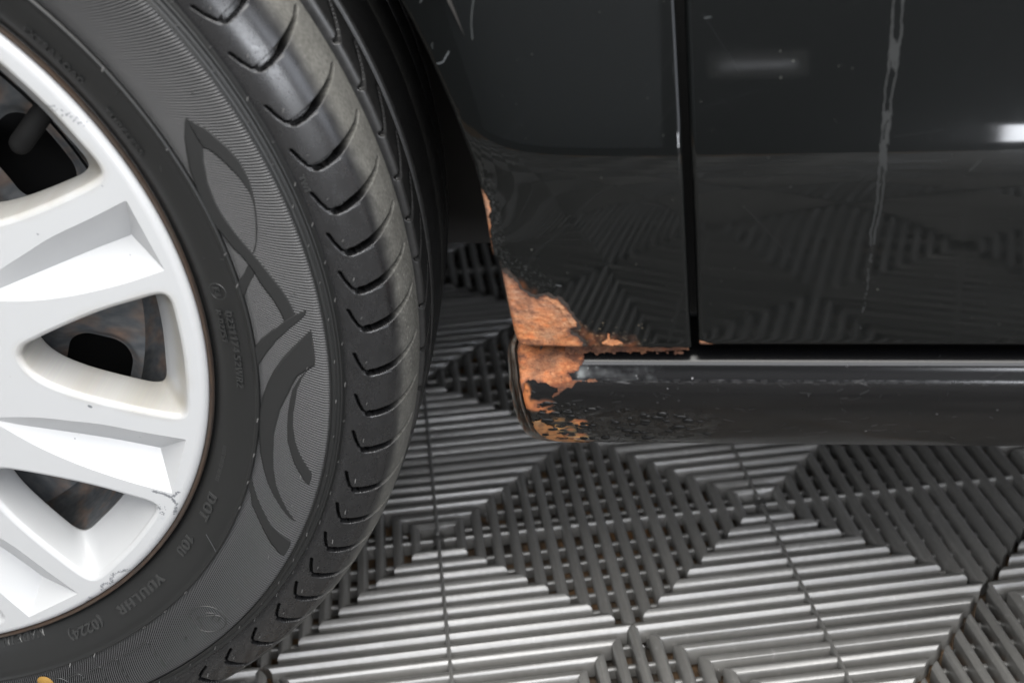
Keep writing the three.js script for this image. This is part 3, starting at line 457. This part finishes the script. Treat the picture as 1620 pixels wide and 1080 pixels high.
  const sipe = (deg, s) => { // depth at an angle and a position across the shoulder
    let d = 0;
    for (const a of starts) {
      let q = deg - a; if (q > 180) q -= 360; if (q < -180) q += 360; if (q < -3.6 || q > 1) continue;
      const x = q * f;
      const [d1] = lineDist(A1, x, s), [d2, t2] = lineDist(A2, x, s), w2 = lerp(0.0100, 0.0040, sstep(0.3, 1, t2)) * (t2 >= 0.995 ? 0.4 : 1);
      d = Math.max(d, 0.014 * (1 - sstep(0.0020, 0.0033, d1)), 0.036 * (1 - sstep(w2 * 0.8, w2 * 0.8 + 0.0012, d2)));
      const [d3] = lineDist(A3, x, s); d = Math.max(d, 0.0012 * (1 - sstep(0.0030, 0.0045, d3)));
    }
    return d;
  };
  const shNorm = shC.map((p, i) => { const a = shC[Math.max(0, i - 1)], b = shC[Math.min(shC.length - 1, i + 1)], l = Math.hypot(b[0] - a[0], b[1] - a[1]); return [(b[1] - a[1]) / l, -(b[0] - a[0]) / l]; });
  const degs = []; for (let d = -62; d < 76; d += 0.05) degs.push(d); for (let d = 76; d < 298; d += 0.3) degs.push(d); degs.push(298);
  const NS = degs.length - 1;
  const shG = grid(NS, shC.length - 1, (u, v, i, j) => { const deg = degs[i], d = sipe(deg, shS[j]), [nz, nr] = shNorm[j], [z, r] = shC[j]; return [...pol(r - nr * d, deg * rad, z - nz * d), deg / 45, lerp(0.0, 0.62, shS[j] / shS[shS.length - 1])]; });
  { const P = shG.attributes.position, n = P.count, col = new Float32Array(n * 3), row = NS + 1; for (let k = 0; k < n; k++) { const j = Math.floor(k / row), [z, r] = shC[j], [nz, nr] = shNorm[j], d = Math.abs(nz) > Math.abs(nr) ? (z - P.getZ(k) / RW) / nz : (r - Math.hypot(P.getX(k), P.getY(k)) / RW) / nr, c = 1 - 0.96 * sstep(0.0015, 0.007, d); col[k * 3] = col[k * 3 + 1] = col[k * 3 + 2] = c; } shG.setAttribute('color', new THREE.BufferAttribute(col, 3)); }  // clean rubber and shade inside the sipes put into vertex colour
  // crown with slanted sipes on the second rib
  const crC = []; for (let i = 0; i + 1 < crown.length; i++) { const [a, b] = [crown[i], crown[i + 1]], nn = Math.max(1, Math.round(Math.hypot(b[0] - a[0], b[1] - a[1]) / 0.006)); for (let k = 0; k < nn; k++) crC.push([lerp(a[0], b[0], k / nn), lerp(a[1], b[1], k / nn)]); } crC.push(crown[crown.length - 1]);
  const crG = grid(2600, crC.length - 1, (u, v, i, j) => { const deg = u * 360, [z, r] = crC[j]; let d = 0; if (z < -0.194 && z > -0.275) for (const a of starts) { const tz = (-0.194 - z) / 0.08; let q = deg - a - 0.4 - 3.4 * tz ** 1.4; q = ((q + 180) % 360 + 360) % 360 - 180; if (Math.abs(q) < 0.5) d = Math.max(d, 0.02 * (1 - sstep(0.1, 0.24, Math.abs(q))) * sstep(-0.275, -0.265, z)); } return [...pol(r - d, u * Math.PI * 2, z), u * 8, lerp(0.62, 1, v)]; });
  const crB = ring(mirror(crown), 240, 0.62, 1);
  const inside = ring([[-0.88, 0.97], [-0.8, 0.9], [-0.16, 0.9], [-0.08, 0.97]], 96);
  const plain = (g) => { g.setAttribute('color', new THREE.BufferAttribute(new Float32Array(g.attributes.position.count * 3).fill(1), 3)); return g; };
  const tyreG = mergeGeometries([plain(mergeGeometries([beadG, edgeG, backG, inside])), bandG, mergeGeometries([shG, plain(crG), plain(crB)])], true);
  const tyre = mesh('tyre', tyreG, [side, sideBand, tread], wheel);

  // smooth swept emblem on the ribbed band
  const lift = 0.0009;
  const ribbon = (l, r, n = 60, w = 8) => {
    const a = resample(l, n), b = resample(r, n);
    return grid(w + 2, n, (u, v, i, j) => { const k = clamp((i - 1) / w), rr = lerp(a[j][0], b[j][0], k), t = lerp(a[j][1], b[j][1], k) * rad; return pol(rr, t, bandZ(rr) + (i === 0 || i === w + 2 ? -0.005 : lift)); });
  };
  const both = (g) => { const q = g.clone(), ix = Array.from(q.index.array); for (let i = 0; i < ix.length; i += 3) [ix[i + 1], ix[i + 2]] = [ix[i + 2], ix[i + 1]]; q.setIndex(ix); q.computeVertexNormals(); return q; };
  const E1 = pairs([1.195, 25.18, 1.187, 24.88, 1.166, 23.53, 1.152, 22.20, 1.137, 20.47, 1.130, 18.85, 1.124, 17.04, 1.122, 15.35, 1.125, 13.48, 1.133, 12.34, 1.141, 10.76, 1.152, 9.79, 1.161, 8.55, 1.168, 7.33, 1.174, 5.97, 1.189, 4.19, 1.199, 2.61, 1.204, 1.43]);
  const E2 = pairs([1.195, 25.18, 1.198, 23.52, 1.189, 21.90, 1.175, 20.74, 1.157, 18.48, 1.153, 17.12, 1.151, 15.94, 1.152, 14.62, 1.161, 12.37, 1.171, 10.97, 1.180, 9.74, 1.189, 8.53, 1.203, 6.69, 1.217, 5.10, 1.225, 3.80, 1.231, 2.12]);
  const B1 = pairs([1.195, 25.18, 1.206, 24.26, 1.219, 23.39, 1.227, 22.23, 1.236, 20.95, 1.242, 19.45, 1.242, 18.27, 1.240, 17.06, 1.235, 15.94, 1.229, 14.85, 1.221, 13.67, 1.210, 12.22, 1.198, 10.90, 1.185, 9.84]);
  const B2 = pairs([1.195, 25.18, 1.189, 22.86, 1.189, 21.90, 1.200, 21.32, 1.208, 20.30, 1.215, 19.31, 1.223, 18.11, 1.227, 17.02, 1.229, 15.95, 1.225, 14.70, 1.2175, 13.62, 1.2065, 12.17, 1.195, 10.88, 1.181, 9.84]);
  const C1 = pairs([1.163, 8.7, 1.144, 7.52, 1.124, 6.56]), C2 = pairs([1.172, 7.55, 1.155, 6.65, 1.123, 4.45]);
  const D1 = pairs([1.258, 2.56, 1.231, 2.12, 1.204, 1.43, 1.180, 0.54, 1.175, 0.47, 1.145, -0.71, 1.124, -2.1]), D2 = pairs([1.258, 2.56, 1.253, 1.98, 1.237, 1.36, 1.212, 0.49, 1.202, 0.04, 1.178, -0.98, 1.149, -2.80, 1.128, -4.37, 1.123, -5.2]);
  const F1 = pairs([1.259, 0.21, 1.240, -0.54, 1.212, -1.78, 1.186, -3.16, 1.163, -4.87, 1.146, -6.65, 1.133, -8.76, 1.126, -10.81, 1.125, -12.69, 1.131, -15.19, 1.137, -17.06, 1.152, -19.29, 1.168, -21.02, 1.191, -22.71, 1.218, -24.21, 1.246, -25.36, 1.262, -25.54]);
  const F2 = pairs([1.259, 0.21, 1.259, -1.31, 1.259, -2.83, 1.257, -4.07, 1.240, -4.65, 1.215, -5.53, 1.202, -6.82, 1.187, -8.59, 1.174, -10.24, 1.167, -12.27, 1.163, -13.87, 1.167, -16.63, 1.175, -18.91, 1.190, -21.13, 1.211, -22.84, 1.234, -24.28, 1.262, -25.54]);
  const G1 = pairs([1.242, -4.49, 1.219, -5.76, 1.203, -7.23, 1.196, -8.79, 1.192, -10.54, 1.192, -12.30, 1.196, -14.41, 1.208, -16.09, 1.219, -17.33, 1.235, -18.49, 1.253, -19.60, 1.264, -19.90]);
  const G2 = pairs([1.242, -4.49, 1.237, -4.82, 1.225, -5.74, 1.213, -7.18, 1.209, -8.71, 1.204, -10.45, 1.205, -12.18, 1.214, -14.30, 1.226, -15.68, 1.239, -16.69, 1.253, -17.59, 1.264, -18.16, 1.266, -18.95, 1.265, -19.88]);
  const H1 = pairs([1.123, -20.65, 1.125, -22.40, 1.136, -23.29, 1.148, -25.07, 1.172, -26.69, 1.199, -28.33, 1.226, -29.73, 1.262, -30.99, 1.273, -31.04]), H2 = pairs([1.123, -20.65, 1.137, -22.11, 1.156, -23.83, 1.177, -25.30, 1.206, -26.97, 1.237, -27.85, 1.272, -28.59, 1.275, -29.57, 1.274, -30.79]);
  const emblem = [[E1, E2], [B1, B2], [C1, C2], [D1, D2], [F1, F2], [G1, G2], [H1, H2]].map(([l, r], k) => { const g = ribbon(l, r); return g; });
  for (const g of emblem) { // turn every piece to face outwards
    const nrm = g.attributes.normal; let s = 0; for (let i = 0; i < nrm.count; i++) s += nrm.getZ(i); mesh('sidewall_emblem', s < 0 ? both(g) : g, flat, wheel);
  }

  const letterMat = new THREE.MeshPhysicalMaterial({ color: lin(0.018, 0.0185, 0.0185), roughness: 0.34 });
  // raised lettering and marks
  const font = await new FontLoader().loadAsync('fonts/droid/droid_sans_bold.typeface.json');
  const surfZ = (r) => r < 1.127 ? interp(bead.map((p) => [p[1], p[0]]), r) : r < 1.2876 ? bandZ(r) + 0.0005 : r < 1.319 ? 0.014 : interp(shoulder.map((p) => [p[1], p[0]]), r);
  const word = (text, r0, degStart, size, k = 1, h = 0.0055) => { // runs clockwise from degStart with its tops outwards
    const g = new TextGeometry(text, { font, size, depth: h, curveSegments: 4, bevelEnabled: false }), p = g.attributes.position;
    for (let i = 0; i < p.count; i++) { const x = p.getX(i) * k, y = p.getY(i), z = p.getZ(i), r = r0 + y, t = degStart * rad - x / r0, q = pol(r, t, surfZ(r) + z - 0.0006); p.setXYZ(i, ...q); }
    g.deleteAttribute('uv'); const g2 = toCreasedNormals(g, 0.5); return g2;
  };
  const words = [word('0231174 S2WR2', 1.0735, 2.9, 0.0165, 1.22), word('R-02751', 1.050, 2.9, 0.0140, 1.2), word('RADIAL TUBELESS TWO PLIES', 1.046, -18.0, 0.0095, 0.62, 0.002), word('DOT', 1.042, -26.3, 0.0240, 1.35), word('1OU', 1.040, -35.0, 0.0240, 1.05), word('YUULHR', 1.044, -44.0, 0.0240, 1.45), word('(0224)', 1.042, -57.6, 0.0250, 1.2), word('MADE IN', 1.016, -68.0, 0.0170, 1.35), word('EXTRA LOAD', 1.052, 41.5, 0.0140, 1.3), word('TUBELESS', 1.052, 30.0, 0.0120, 1.5), word('TWI', 1.332, 15.8, 0.012, 1.25)];
  for (const w of words) mesh('lettering', w, letterMat, wheel);
  const tube = (pts, rad2, n = 40) => new THREE.TubeGeometry(new THREE.CatmullRomCurve3(pts.map((p) => new V3(...pol(p[0], p[1] * rad, surfZ(p[0]) + (p[2] || 0)))), false, 'centripetal'), n, rad2 * RW, 6);
  const circ = (r, deg, rx, n = 40) => { const o = []; for (let i = 0; i <= n; i++) { const a = i / n * 6.2832; o.push([r + rx * Math.cos(a), deg + rx / r / rad * Math.sin(a)]); } return o; };
  mesh('lettering', tube(circ(1.069, 5.4, 0.020), 0.0014), letterMat, wheel);
  mesh('lettering', word('E4', 1.060, 6.15, 0.0165, 1.0), letterMat, wheel);
  mesh('lettering', mergeGeometries([tube(circ(1.221, -45.4, 0.047), 0.0018), tube([[1.20, -46.3], [1.213, -45.0], [1.238, -44.0], [1.245, -44.9]], 0.0022), tube([[1.205, -44.6], [1.222, -44.1], [1.230, -45.2]], 0.002), tube([[1.195, -45.5], [1.207, -46.5], [1.225, -46.8]], 0.002)]), letterMat, wheel);
  mesh('lettering', word('c', 1.218, -49.8, 0.013), letterMat, wheel);
  const line = (a, b, w = 0.0013) => tube([a, b], w, 8);
  for (const [p, q] of [[[1.103, 30.59], [1.118, 30.8]], [[1.064, 9.89], [1.115, 9.57]], [[1.079, -33.07], [1.121, -34.5]], [[1.082, 21.9], [1.075, 21.2]], [[1.112, -50.4], [1.128, -50.9]]]) mesh('mould_line', line(p, q), letterMat, wheel);
  // edges of the big block letters low on the sidewall
  mesh('lettering', mergeGeometries([tube([[1.170, -59.0], [1.1705, -56.8], [1.169, -54.5], [1.20, -55.1], [1.26, -55.9]], 0.0016), tube([[1.168, -61.8], [1.168, -60.3], [1.20, -60.9], [1.25, -61.4]], 0.0016), tube([[1.169, -64.8], [1.171, -63.2], [1.202, -63.9], [1.25, -64.4]], 0.0016), tube([[1.167, -68.6], [1.168, -66.7], [1.213, -66.7], [1.26, -66.5]], 0.0016), tube([[1.165, -71.9], [1.158, -70.6], [1.162, -69.6], [1.180, -69.0]], 0.0016)]), letterMat, wheel);
  const dot = grid(30, 6, (u, v) => { const a = u * 6.2832, q = 0.022 * v; return pol(1.162 + q * Math.sin(a) * 1.1, -72.0 * rad + q * Math.cos(a) / 1.16, bandZ(1.162) + 0.001 + 0.006 * (1 - v * v)); });
  const dn = dot.attributes.normal.getZ(40) < 0 ? both(dot) : dot;
  mesh('paint_dot', dn, new THREE.MeshStandardMaterial({ color: lin(0.20, 0.11, 0.02), roughness: 0.6 }), wheel).userData = { label: 'yellow paint dot on the tyre sidewall' };
  // rubber nibs left by the mould
  const nibs = [], nib = (r, deg, z, tr = 0.0016) => { const p = new V3(...pol(r, deg * rad, z)); nibs.push(new THREE.CylinderGeometry(tr * RW * 0.7, tr * RW, 0.013 * RW, 6).rotateX(Math.PI / 2 - 0.5 + rnd() * 0.9).translate(p.x, p.y, p.z + 0.004 * RW)); };
  for (const a of starts) { nib(1.3185, a + 1.3, 0.003); nib(1.300, a - 0.4, 0.016, 0.0014); nib(1.368, a - 0.95, -0.004); if (Math.floor(a * 7) % 3 === 0) nib(1.24, a - 1, 0.0275); if (Math.floor(a * 5) % 2 === 0) nib(1.124, a + 0.7, 0.032, 0.0022); }
  mesh('rubber_nibs', mergeGeometries(nibs), new THREE.MeshStandardMaterial({ color: lin(0.05, 0.05, 0.05), roughness: 0.4 }), wheel).userData = { kind: 'stuff' };

  // ---- steel wheel behind the cover
  const steelTex = dataTex(512, 512, (u, v) => { // u round, v outwards from the hub
    const n = fbm(u * 40, v * 9, 1, 5), m = fbm(u * 120, v * 24, 3), rust = clamp(0.1 + n * 1.7);
    return [lerp(84, 122, rust) + 30 * m, lerp(86, 96, rust) + 27 * m, lerp(88, 80, rust) + 24 * m];
  });
  const steelMat = new THREE.MeshStandardMaterial({ map: steelTex, roughness: 0.75, metalness: 0.15 });
  const win = [0, 1, 2, 3, 4, 5, 6].map((k) => -24 + k * 51.43);
  const winSdf = (r, t) => { let d = 1e9; for (const w of win) { let q = t / rad - w; q = ((q + 180) % 360 + 360) % 360 - 180; if (Math.abs(q) > 25) continue; const x = r - 0.672, y = q * rad * 0.68, hx = 0.082, hy = 0.105, c = 0.06, ax = Math.abs(x) - hx + c, ay = Math.abs(y) - hy + c; d = Math.min(d, Math.hypot(Math.max(ax, 0), Math.max(ay, 0)) + Math.min(0, Math.max(ax, ay)) - c); } return d; };
  const discZ = (r) => -0.245 - 0.03 * Math.cos((r - 0.3) * 7) * 0.4;
  const disc = clipGrid(0, Math.PI * 2, 460, 0.2, 0.785, 70, (t, r) => [...pol(r, t, discZ(r) - 0.02 * (1 - sstep(0, 0.03, winSdf(r, t)))), t / 6.2832 * 2, r], (t, r) => winSdf(r, t), true);
  const rim = ring(crvR([[-0.262, 0.775], [-0.285, 0.80], [-0.285, 0.835], [-0.20, 0.862], [-0.10, 0.885], [-0.075, 0.93], [-0.075, 0.965], [-0.060, 0.985], [-0.052, 1.000], [-0.056, 1.010]].map((p) => p), 60), 300, 0, 1, 2);
  mesh('steel_wheel', mergeGeometries([disc, both(rim)]), steelMat, wheel);
  const rustRing = ring(crvR([[-0.040, 0.990], [-0.020, 0.9985], [-0.010, 1.0035], [-0.0105, 1.0085], [-0.020, 1.0115]], 16), 300, 0, 0.3, 6);
  mesh('rim_flange', rustRing, new THREE.MeshStandardMaterial({ map: rustTex, color: lin(0.055, 0.07, 0.08), roughness: 0.85, bumpMap: rustBump, bumpScale: 0.0004 }), wheel).userData = { label: 'rusty brown steel rim edge around the wheel cover' };
  const hubDark = ring([[-0.55, 0.88], [-0.55, 0.15], [-0.5, 0.12]], 64); mesh('brake_drum', both(hubDark), blackMat, wheel);
  // valve
  const vp = [[0.868, 33.4, -0.16], [0.845, 33.0, -0.12], [0.815, 32.4, -0.10], [0.785, 31.9, -0.095]].map((p) => new V3(...pol(p[0], p[1] * rad, p[2])));
  mesh('valve_stem', mergeGeometries([new THREE.TubeGeometry(new THREE.CatmullRomCurve3(vp), 16, 0.025 * RW, 14), new THREE.SphereGeometry(0.0245 * RW, 16, 10).translate(vp[3].x, vp[3].y, vp[3].z)]), new THREE.MeshPhysicalMaterial({ color: lin(0.0025, 0.0025, 0.0025), roughness: 0.8, specularIntensity: 0.35 }), wheel);

  // ---- wheel cover: flat face cut for the openings and the wedge-shaped hollows of the spokes
  const spokes = []; for (let k = -2; k <= 1; k++) spokes.push(14.2 + 38.4 * k); for (let k = 1; k <= 5; k++) spokes.push(52.6 + 40.8 * k);
  const holes = spokes.map((s, i) => { const nx = spokes[(i + 1) % 9] + (i === 8 ? 360 : 0); return { c: (s + nx) / 2 + 0.2, k: (nx - s) / 38.4 }; });
  const P2 = (r, d) => [r * Math.cos(d * rad), r * Math.sin(d * rad)];
  const holeKey = [[0.572, -2.0], [0.585, 0.6], [0.615, 2.4], [0.658, 4.3], [0.714, 6.2], [0.796, 8.2], [0.874, 9.3], [0.922, 9.8], [0.938, 9.6], [0.944, 8.8], [0.9445, 5], [0.9445, 0], [0.9445, -5], [0.946, -8.8], [0.940, -9.9], [0.925, -10.3], [0.845, -10.45], [0.747, -10.1], [0.68, -9.4], [0.63, -8.2], [0.60, -6.6], [0.58, -4.4]];
  const holePoly = smoothCurve(holeKey.map((p) => P2(...p)), 180, true).slice(0, 180).map((p) => [p[0], p[1]]);
  const holeN = holePoly.map((p, i) => { const a = holePoly[(i + 178) % 180], b = holePoly[(i + 2) % 180], l = Math.hypot(b[0] - a[0], b[1] - a[1]); return [(b[1] - a[1]) / l, -(b[0] - a[0]) / l]; });
  { const s = holePoly.reduce((q, p, i) => q + (polySdf(holePoly, p[0] + holeN[i][0] * 0.004, p[1] + holeN[i][1] * 0.004) < 0 ? 1 : -1), 0); if (s < 0) holeN.forEach((v) => { v[0] *= -1; v[1] *= -1; }); }
  const FR = 0.013, holeOut = holePoly.map((p, i) => [p[0] + holeN[i][0] * FR, p[1] + holeN[i][1] * FR]);
  const up = [[0.958, 5.1], [0.856, 4.5], [0.755, 3.9], [0.686, 2.8], [0.61, 1.2], [0.545, -1.4], [0.50, -4]], lo = [[0.962, -5.5], [0.86, -6.5], [0.742, -7.2], [0.65, -7.1], [0.59, -6.4], [0.54, -5.3], [0.50, -4]];
  const va = [[0.895, -1.0, 0.060], [0.80, -1.5, 0.050], [0.71, -2.2, 0.037], [0.63, -2.9, 0.022], [0.58, -3.4, 0.012], [0.535, -3.8, 0.005], [0.50, -4, 0.0]];
  const upC = smoothCurve(up.map((p) => P2(...p)), 40), loC = smoothCurve(lo.map((p) => P2(...p)), 40), vaC = smoothCurve(va.map((p) => [...P2(p[0], p[1]), p[2]]), 40);
  const recPoly = [...upC.map((p) => [p[0], p[1]]), ...loC.map((p) => [p[0], p[1]]).reverse().slice(1)];
  const faceZ = (r) => 0.008 * (1 - r * r) - 0.004;
  const turn = (x, y, c, k) => { const r = Math.hypot(x, y), t = Math.atan2(y, x) * k + c * rad; return [r, t]; };
  const inLocal = (r, t, c, k) => { let q = t / rad - c; q = ((q + 180) % 360 + 360) % 360 - 180; return P2(r, q / k).concat(Math.abs(q)); };
  const mask = (t, r) => {
    let d = 1;
    if (r > 0.45 && r < 0.99) {
      for (const h of holes) { const [x, y, q] = inLocal(r, t, h.c, h.k); if (q < 14) d = Math.min(d, -polySdf(holeOut, x, y)); }
      for (const s of spokes) { const [x, y, q] = inLocal(r, t, s, 1); if (q < 10) d = Math.min(d, -polySdf(recPoly, x, y)); }
    }
    return d;
  };
  const parts = [];
  const paintUV = (r, t) => [0.5 + 0.5 * r * Math.cos(t), 0.5 + 0.5 * r * Math.sin(t)];
  const on = (r, t, z) => [...pol(r, t, z), ...paintUV(r, t)];
  parts.push(clipGrid(-80 * rad, 80 * rad, 520, 0.12, 0.978, 190, (t, r) => on(r, t, faceZ(r)), mask, true), clipGrid(80 * rad, 280 * rad, 400, 0.12, 0.978, 110, (t, r) => on(r, t, faceZ(r)), mask, true));
  parts.push(both(grid(360, 10, (u, v) => { const t = u * 6.2832, a = v * Math.PI * 0.5, e = v > 0.9 ? 0.012 : 0; return on(0.978 + 0.022 * Math.sin(a), t, faceZ(0.978) - 0.022 * (1 - Math.cos(a)) - e); })));
  parts.push(both(grid(360, 2, (u, v) => { const t = u * 6.2832; return on(1.0 - 0.004 * v, t, -0.034 - 0.03 * v); })));
  parts.push(clipGrid(0, 6.28319, 60, 0.0, 0.12, 6, (t, r) => on(Math.max(r, 0.0001), t, faceZ(r)), () => 1, true));
  for (const h of holes) {
    const rows = [[FR, 0], [FR * 0.70, 0.08], [FR * 0.45, 0.22], [FR * 0.22, 0.45], [FR * 0.06, 0.75], [0, 1]].map(([o, z]) => [o, -z * FR, 0]);
    for (const w of [0.15, 0.4, 0.7, 0.93, 1]) rows.push([w === 1 ? 0.004 : 0, -FR - w * 0.105, w]);
    rows.push([0.012, -FR - 0.107, 1]);
    const g = grid(180, rows.length - 1, (u, v, i, j) => {
      const k = i % 180, [o, z, w] = rows[j], x = holePoly[k][0] + holeN[k][0] * o, y = holePoly[k][1] + holeN[k][1] * o; let [r, t] = turn(x, y, h.c, h.k);
      const rb = r - 0.080 * sstep(0.80, 0.945, r) * w; return on(rb, t, faceZ(Math.min(r, 0.978)) + z);
    });
    parts.push(g.attributes.normal.getZ(90) < 0 ? both(g) : g);
  }
  for (const s of spokes) {
    const face = (A1, B1) => grid(6, 40, (u, v, i, j) => { const a = A1[j], b = B1[j], x = lerp(a[0], b[0], u), y = lerp(a[1], b[1], u), [r, t] = turn(x, y, s, 1); return on(r, t, faceZ(r) - lerp(a[2] || 0, b[2] || 0, u)); });
    const Z = (l) => l.map((p) => [p[0], p[1], 0]);
    const out = (g) => { let q = 0; const nn = g.attributes.normal; for (let i = 0; i < nn.count; i++) q += nn.getZ(i); return q < 0 ? both(g) : g; };
    parts.push(out(face(Z(upC), vaC)), out(face(vaC, Z(loC))));
    const end = grid(8, 8, (u, v) => { const x = lerp(lerp(upC[0][0], loC[0][0], u), vaC[0][0], v), y = lerp(lerp(upC[0][1], loC[0][1], u), vaC[0][1], v), [r, t] = turn(x, y, s, 1); return on(r, t, faceZ(r) - 0.060 * v); });
    parts.push(out(end));
  }
  const coverTex = canvasTex(2048, 2048, (c, w, h) => {
    c.fillStyle = 'rgb(158,159,160)'; c.fillRect(0, 0, w, h);
    const at = (r, d) => [w * (0.5 + 0.5 * r * Math.cos(d * rad)), h * (0.5 - 0.5 * r * Math.sin(d * rad))];
    const worn = (pts, n, sp, col = '92,94,97') => { for (let i = 0; i < n; i++) { const q = rnd() * (pts.length - 1), k = Math.min(pts.length - 2, Math.floor(q)), [x0, y0] = at(...pts[k]), [x1, y1] = at(...pts[k + 1]), f = q - k; c.fillStyle = `rgba(${col},${0.35 + rnd() * 0.6})`; c.beginPath(); c.ellipse(lerp(x0, x1, f) + (rnd() - 0.5) * sp, lerp(y0, y1, f) + (rnd() - 0.5) * sp, 0.8 + rnd() * 3.2, 0.6 + rnd() * 1.5, rnd() * 3, 0, 7); c.fill(); } };
    worn([[0.917, -30.73], [0.945, -30.4], [0.966, -30.5], [0.975, -28.9]], 120, 5); worn([[0.966, -30.7], [0.985, -31.3]], 40, 6);
    worn([[0.939, -33.09], [0.955, -33.2], [0.962, -33.9]], 26, 22); worn([[0.985, -31.9], [0.99, -33.5]], 40, 7); worn([[0.972, -34.3], [0.965, -35.6]], 22, 14, '150,152,155');
    worn([[0.990, -47.4], [0.976, -48.49], [0.969, -50.35], [0.985, -51.6], [0.972, -52.87], [0.988, -53.9]], 130, 9); worn([[0.987, -56.5], [0.997, -58.10]], 40, 10); worn([[0.929, 34.4], [0.962, 33.2], [0.985, 29.5]], 46, 16);
    for (const [r, d, s] of [[0.727, -16.8, 6], [0.712, -52.5, 4.5], [0.725, -52.8, 3.5], [0.735, 19.4, 2.6], [0.846, -22.2, 2.5], [0.82, -46, 3], [0.93, 22.2, 2], [0.885, 11, 1.6], [0.70, -27.5, 2]]) { const [x, y] = at(r, d); c.fillStyle = 'rgba(90,93,96,0.95)'; c.beginPath(); c.ellipse(x, y, s, s * 0.65, 0.6, 0, 7); c.fill(); }
    for (const hh of holes.slice(1, 5)) for (let k = 0; k < 180; k++) { const [rr, tt] = turn(holePoly[k][0] - holeN[k][0] * 0.012, holePoly[k][1] - holeN[k][1] * 0.012, hh.c, hh.k), [x, y] = at(rr, tt / rad), R0 = 14 + rnd() * 30, g = c.createRadialGradient(x, y, 0, x, y, R0); g.addColorStop(0, `rgba(112,104,86,${0.05 + rnd() * 0.09})`); g.addColorStop(1, 'rgba(112,104,86,0)'); c.fillStyle = g; c.fillRect(x - R0, y - R0, 2 * R0, 2 * R0); }
    for (let i = 0; i < 900; i++) { c.fillStyle = `rgba(110,108,100,${0.1 + rnd() * 0.35})`; const s = rnd() ** 4 * 2 + 0.5; c.fillRect(rnd() * w, rnd() * h, s, s); }
  });
  mesh('wheel_cover', mergeGeometries(parts), new THREE.MeshPhysicalMaterial({ map: coverTex, roughness: 0.38, clearcoat: 0.25, clearcoatRoughness: 0.2 }), wheel);
}

renderer.render(scene, camera);
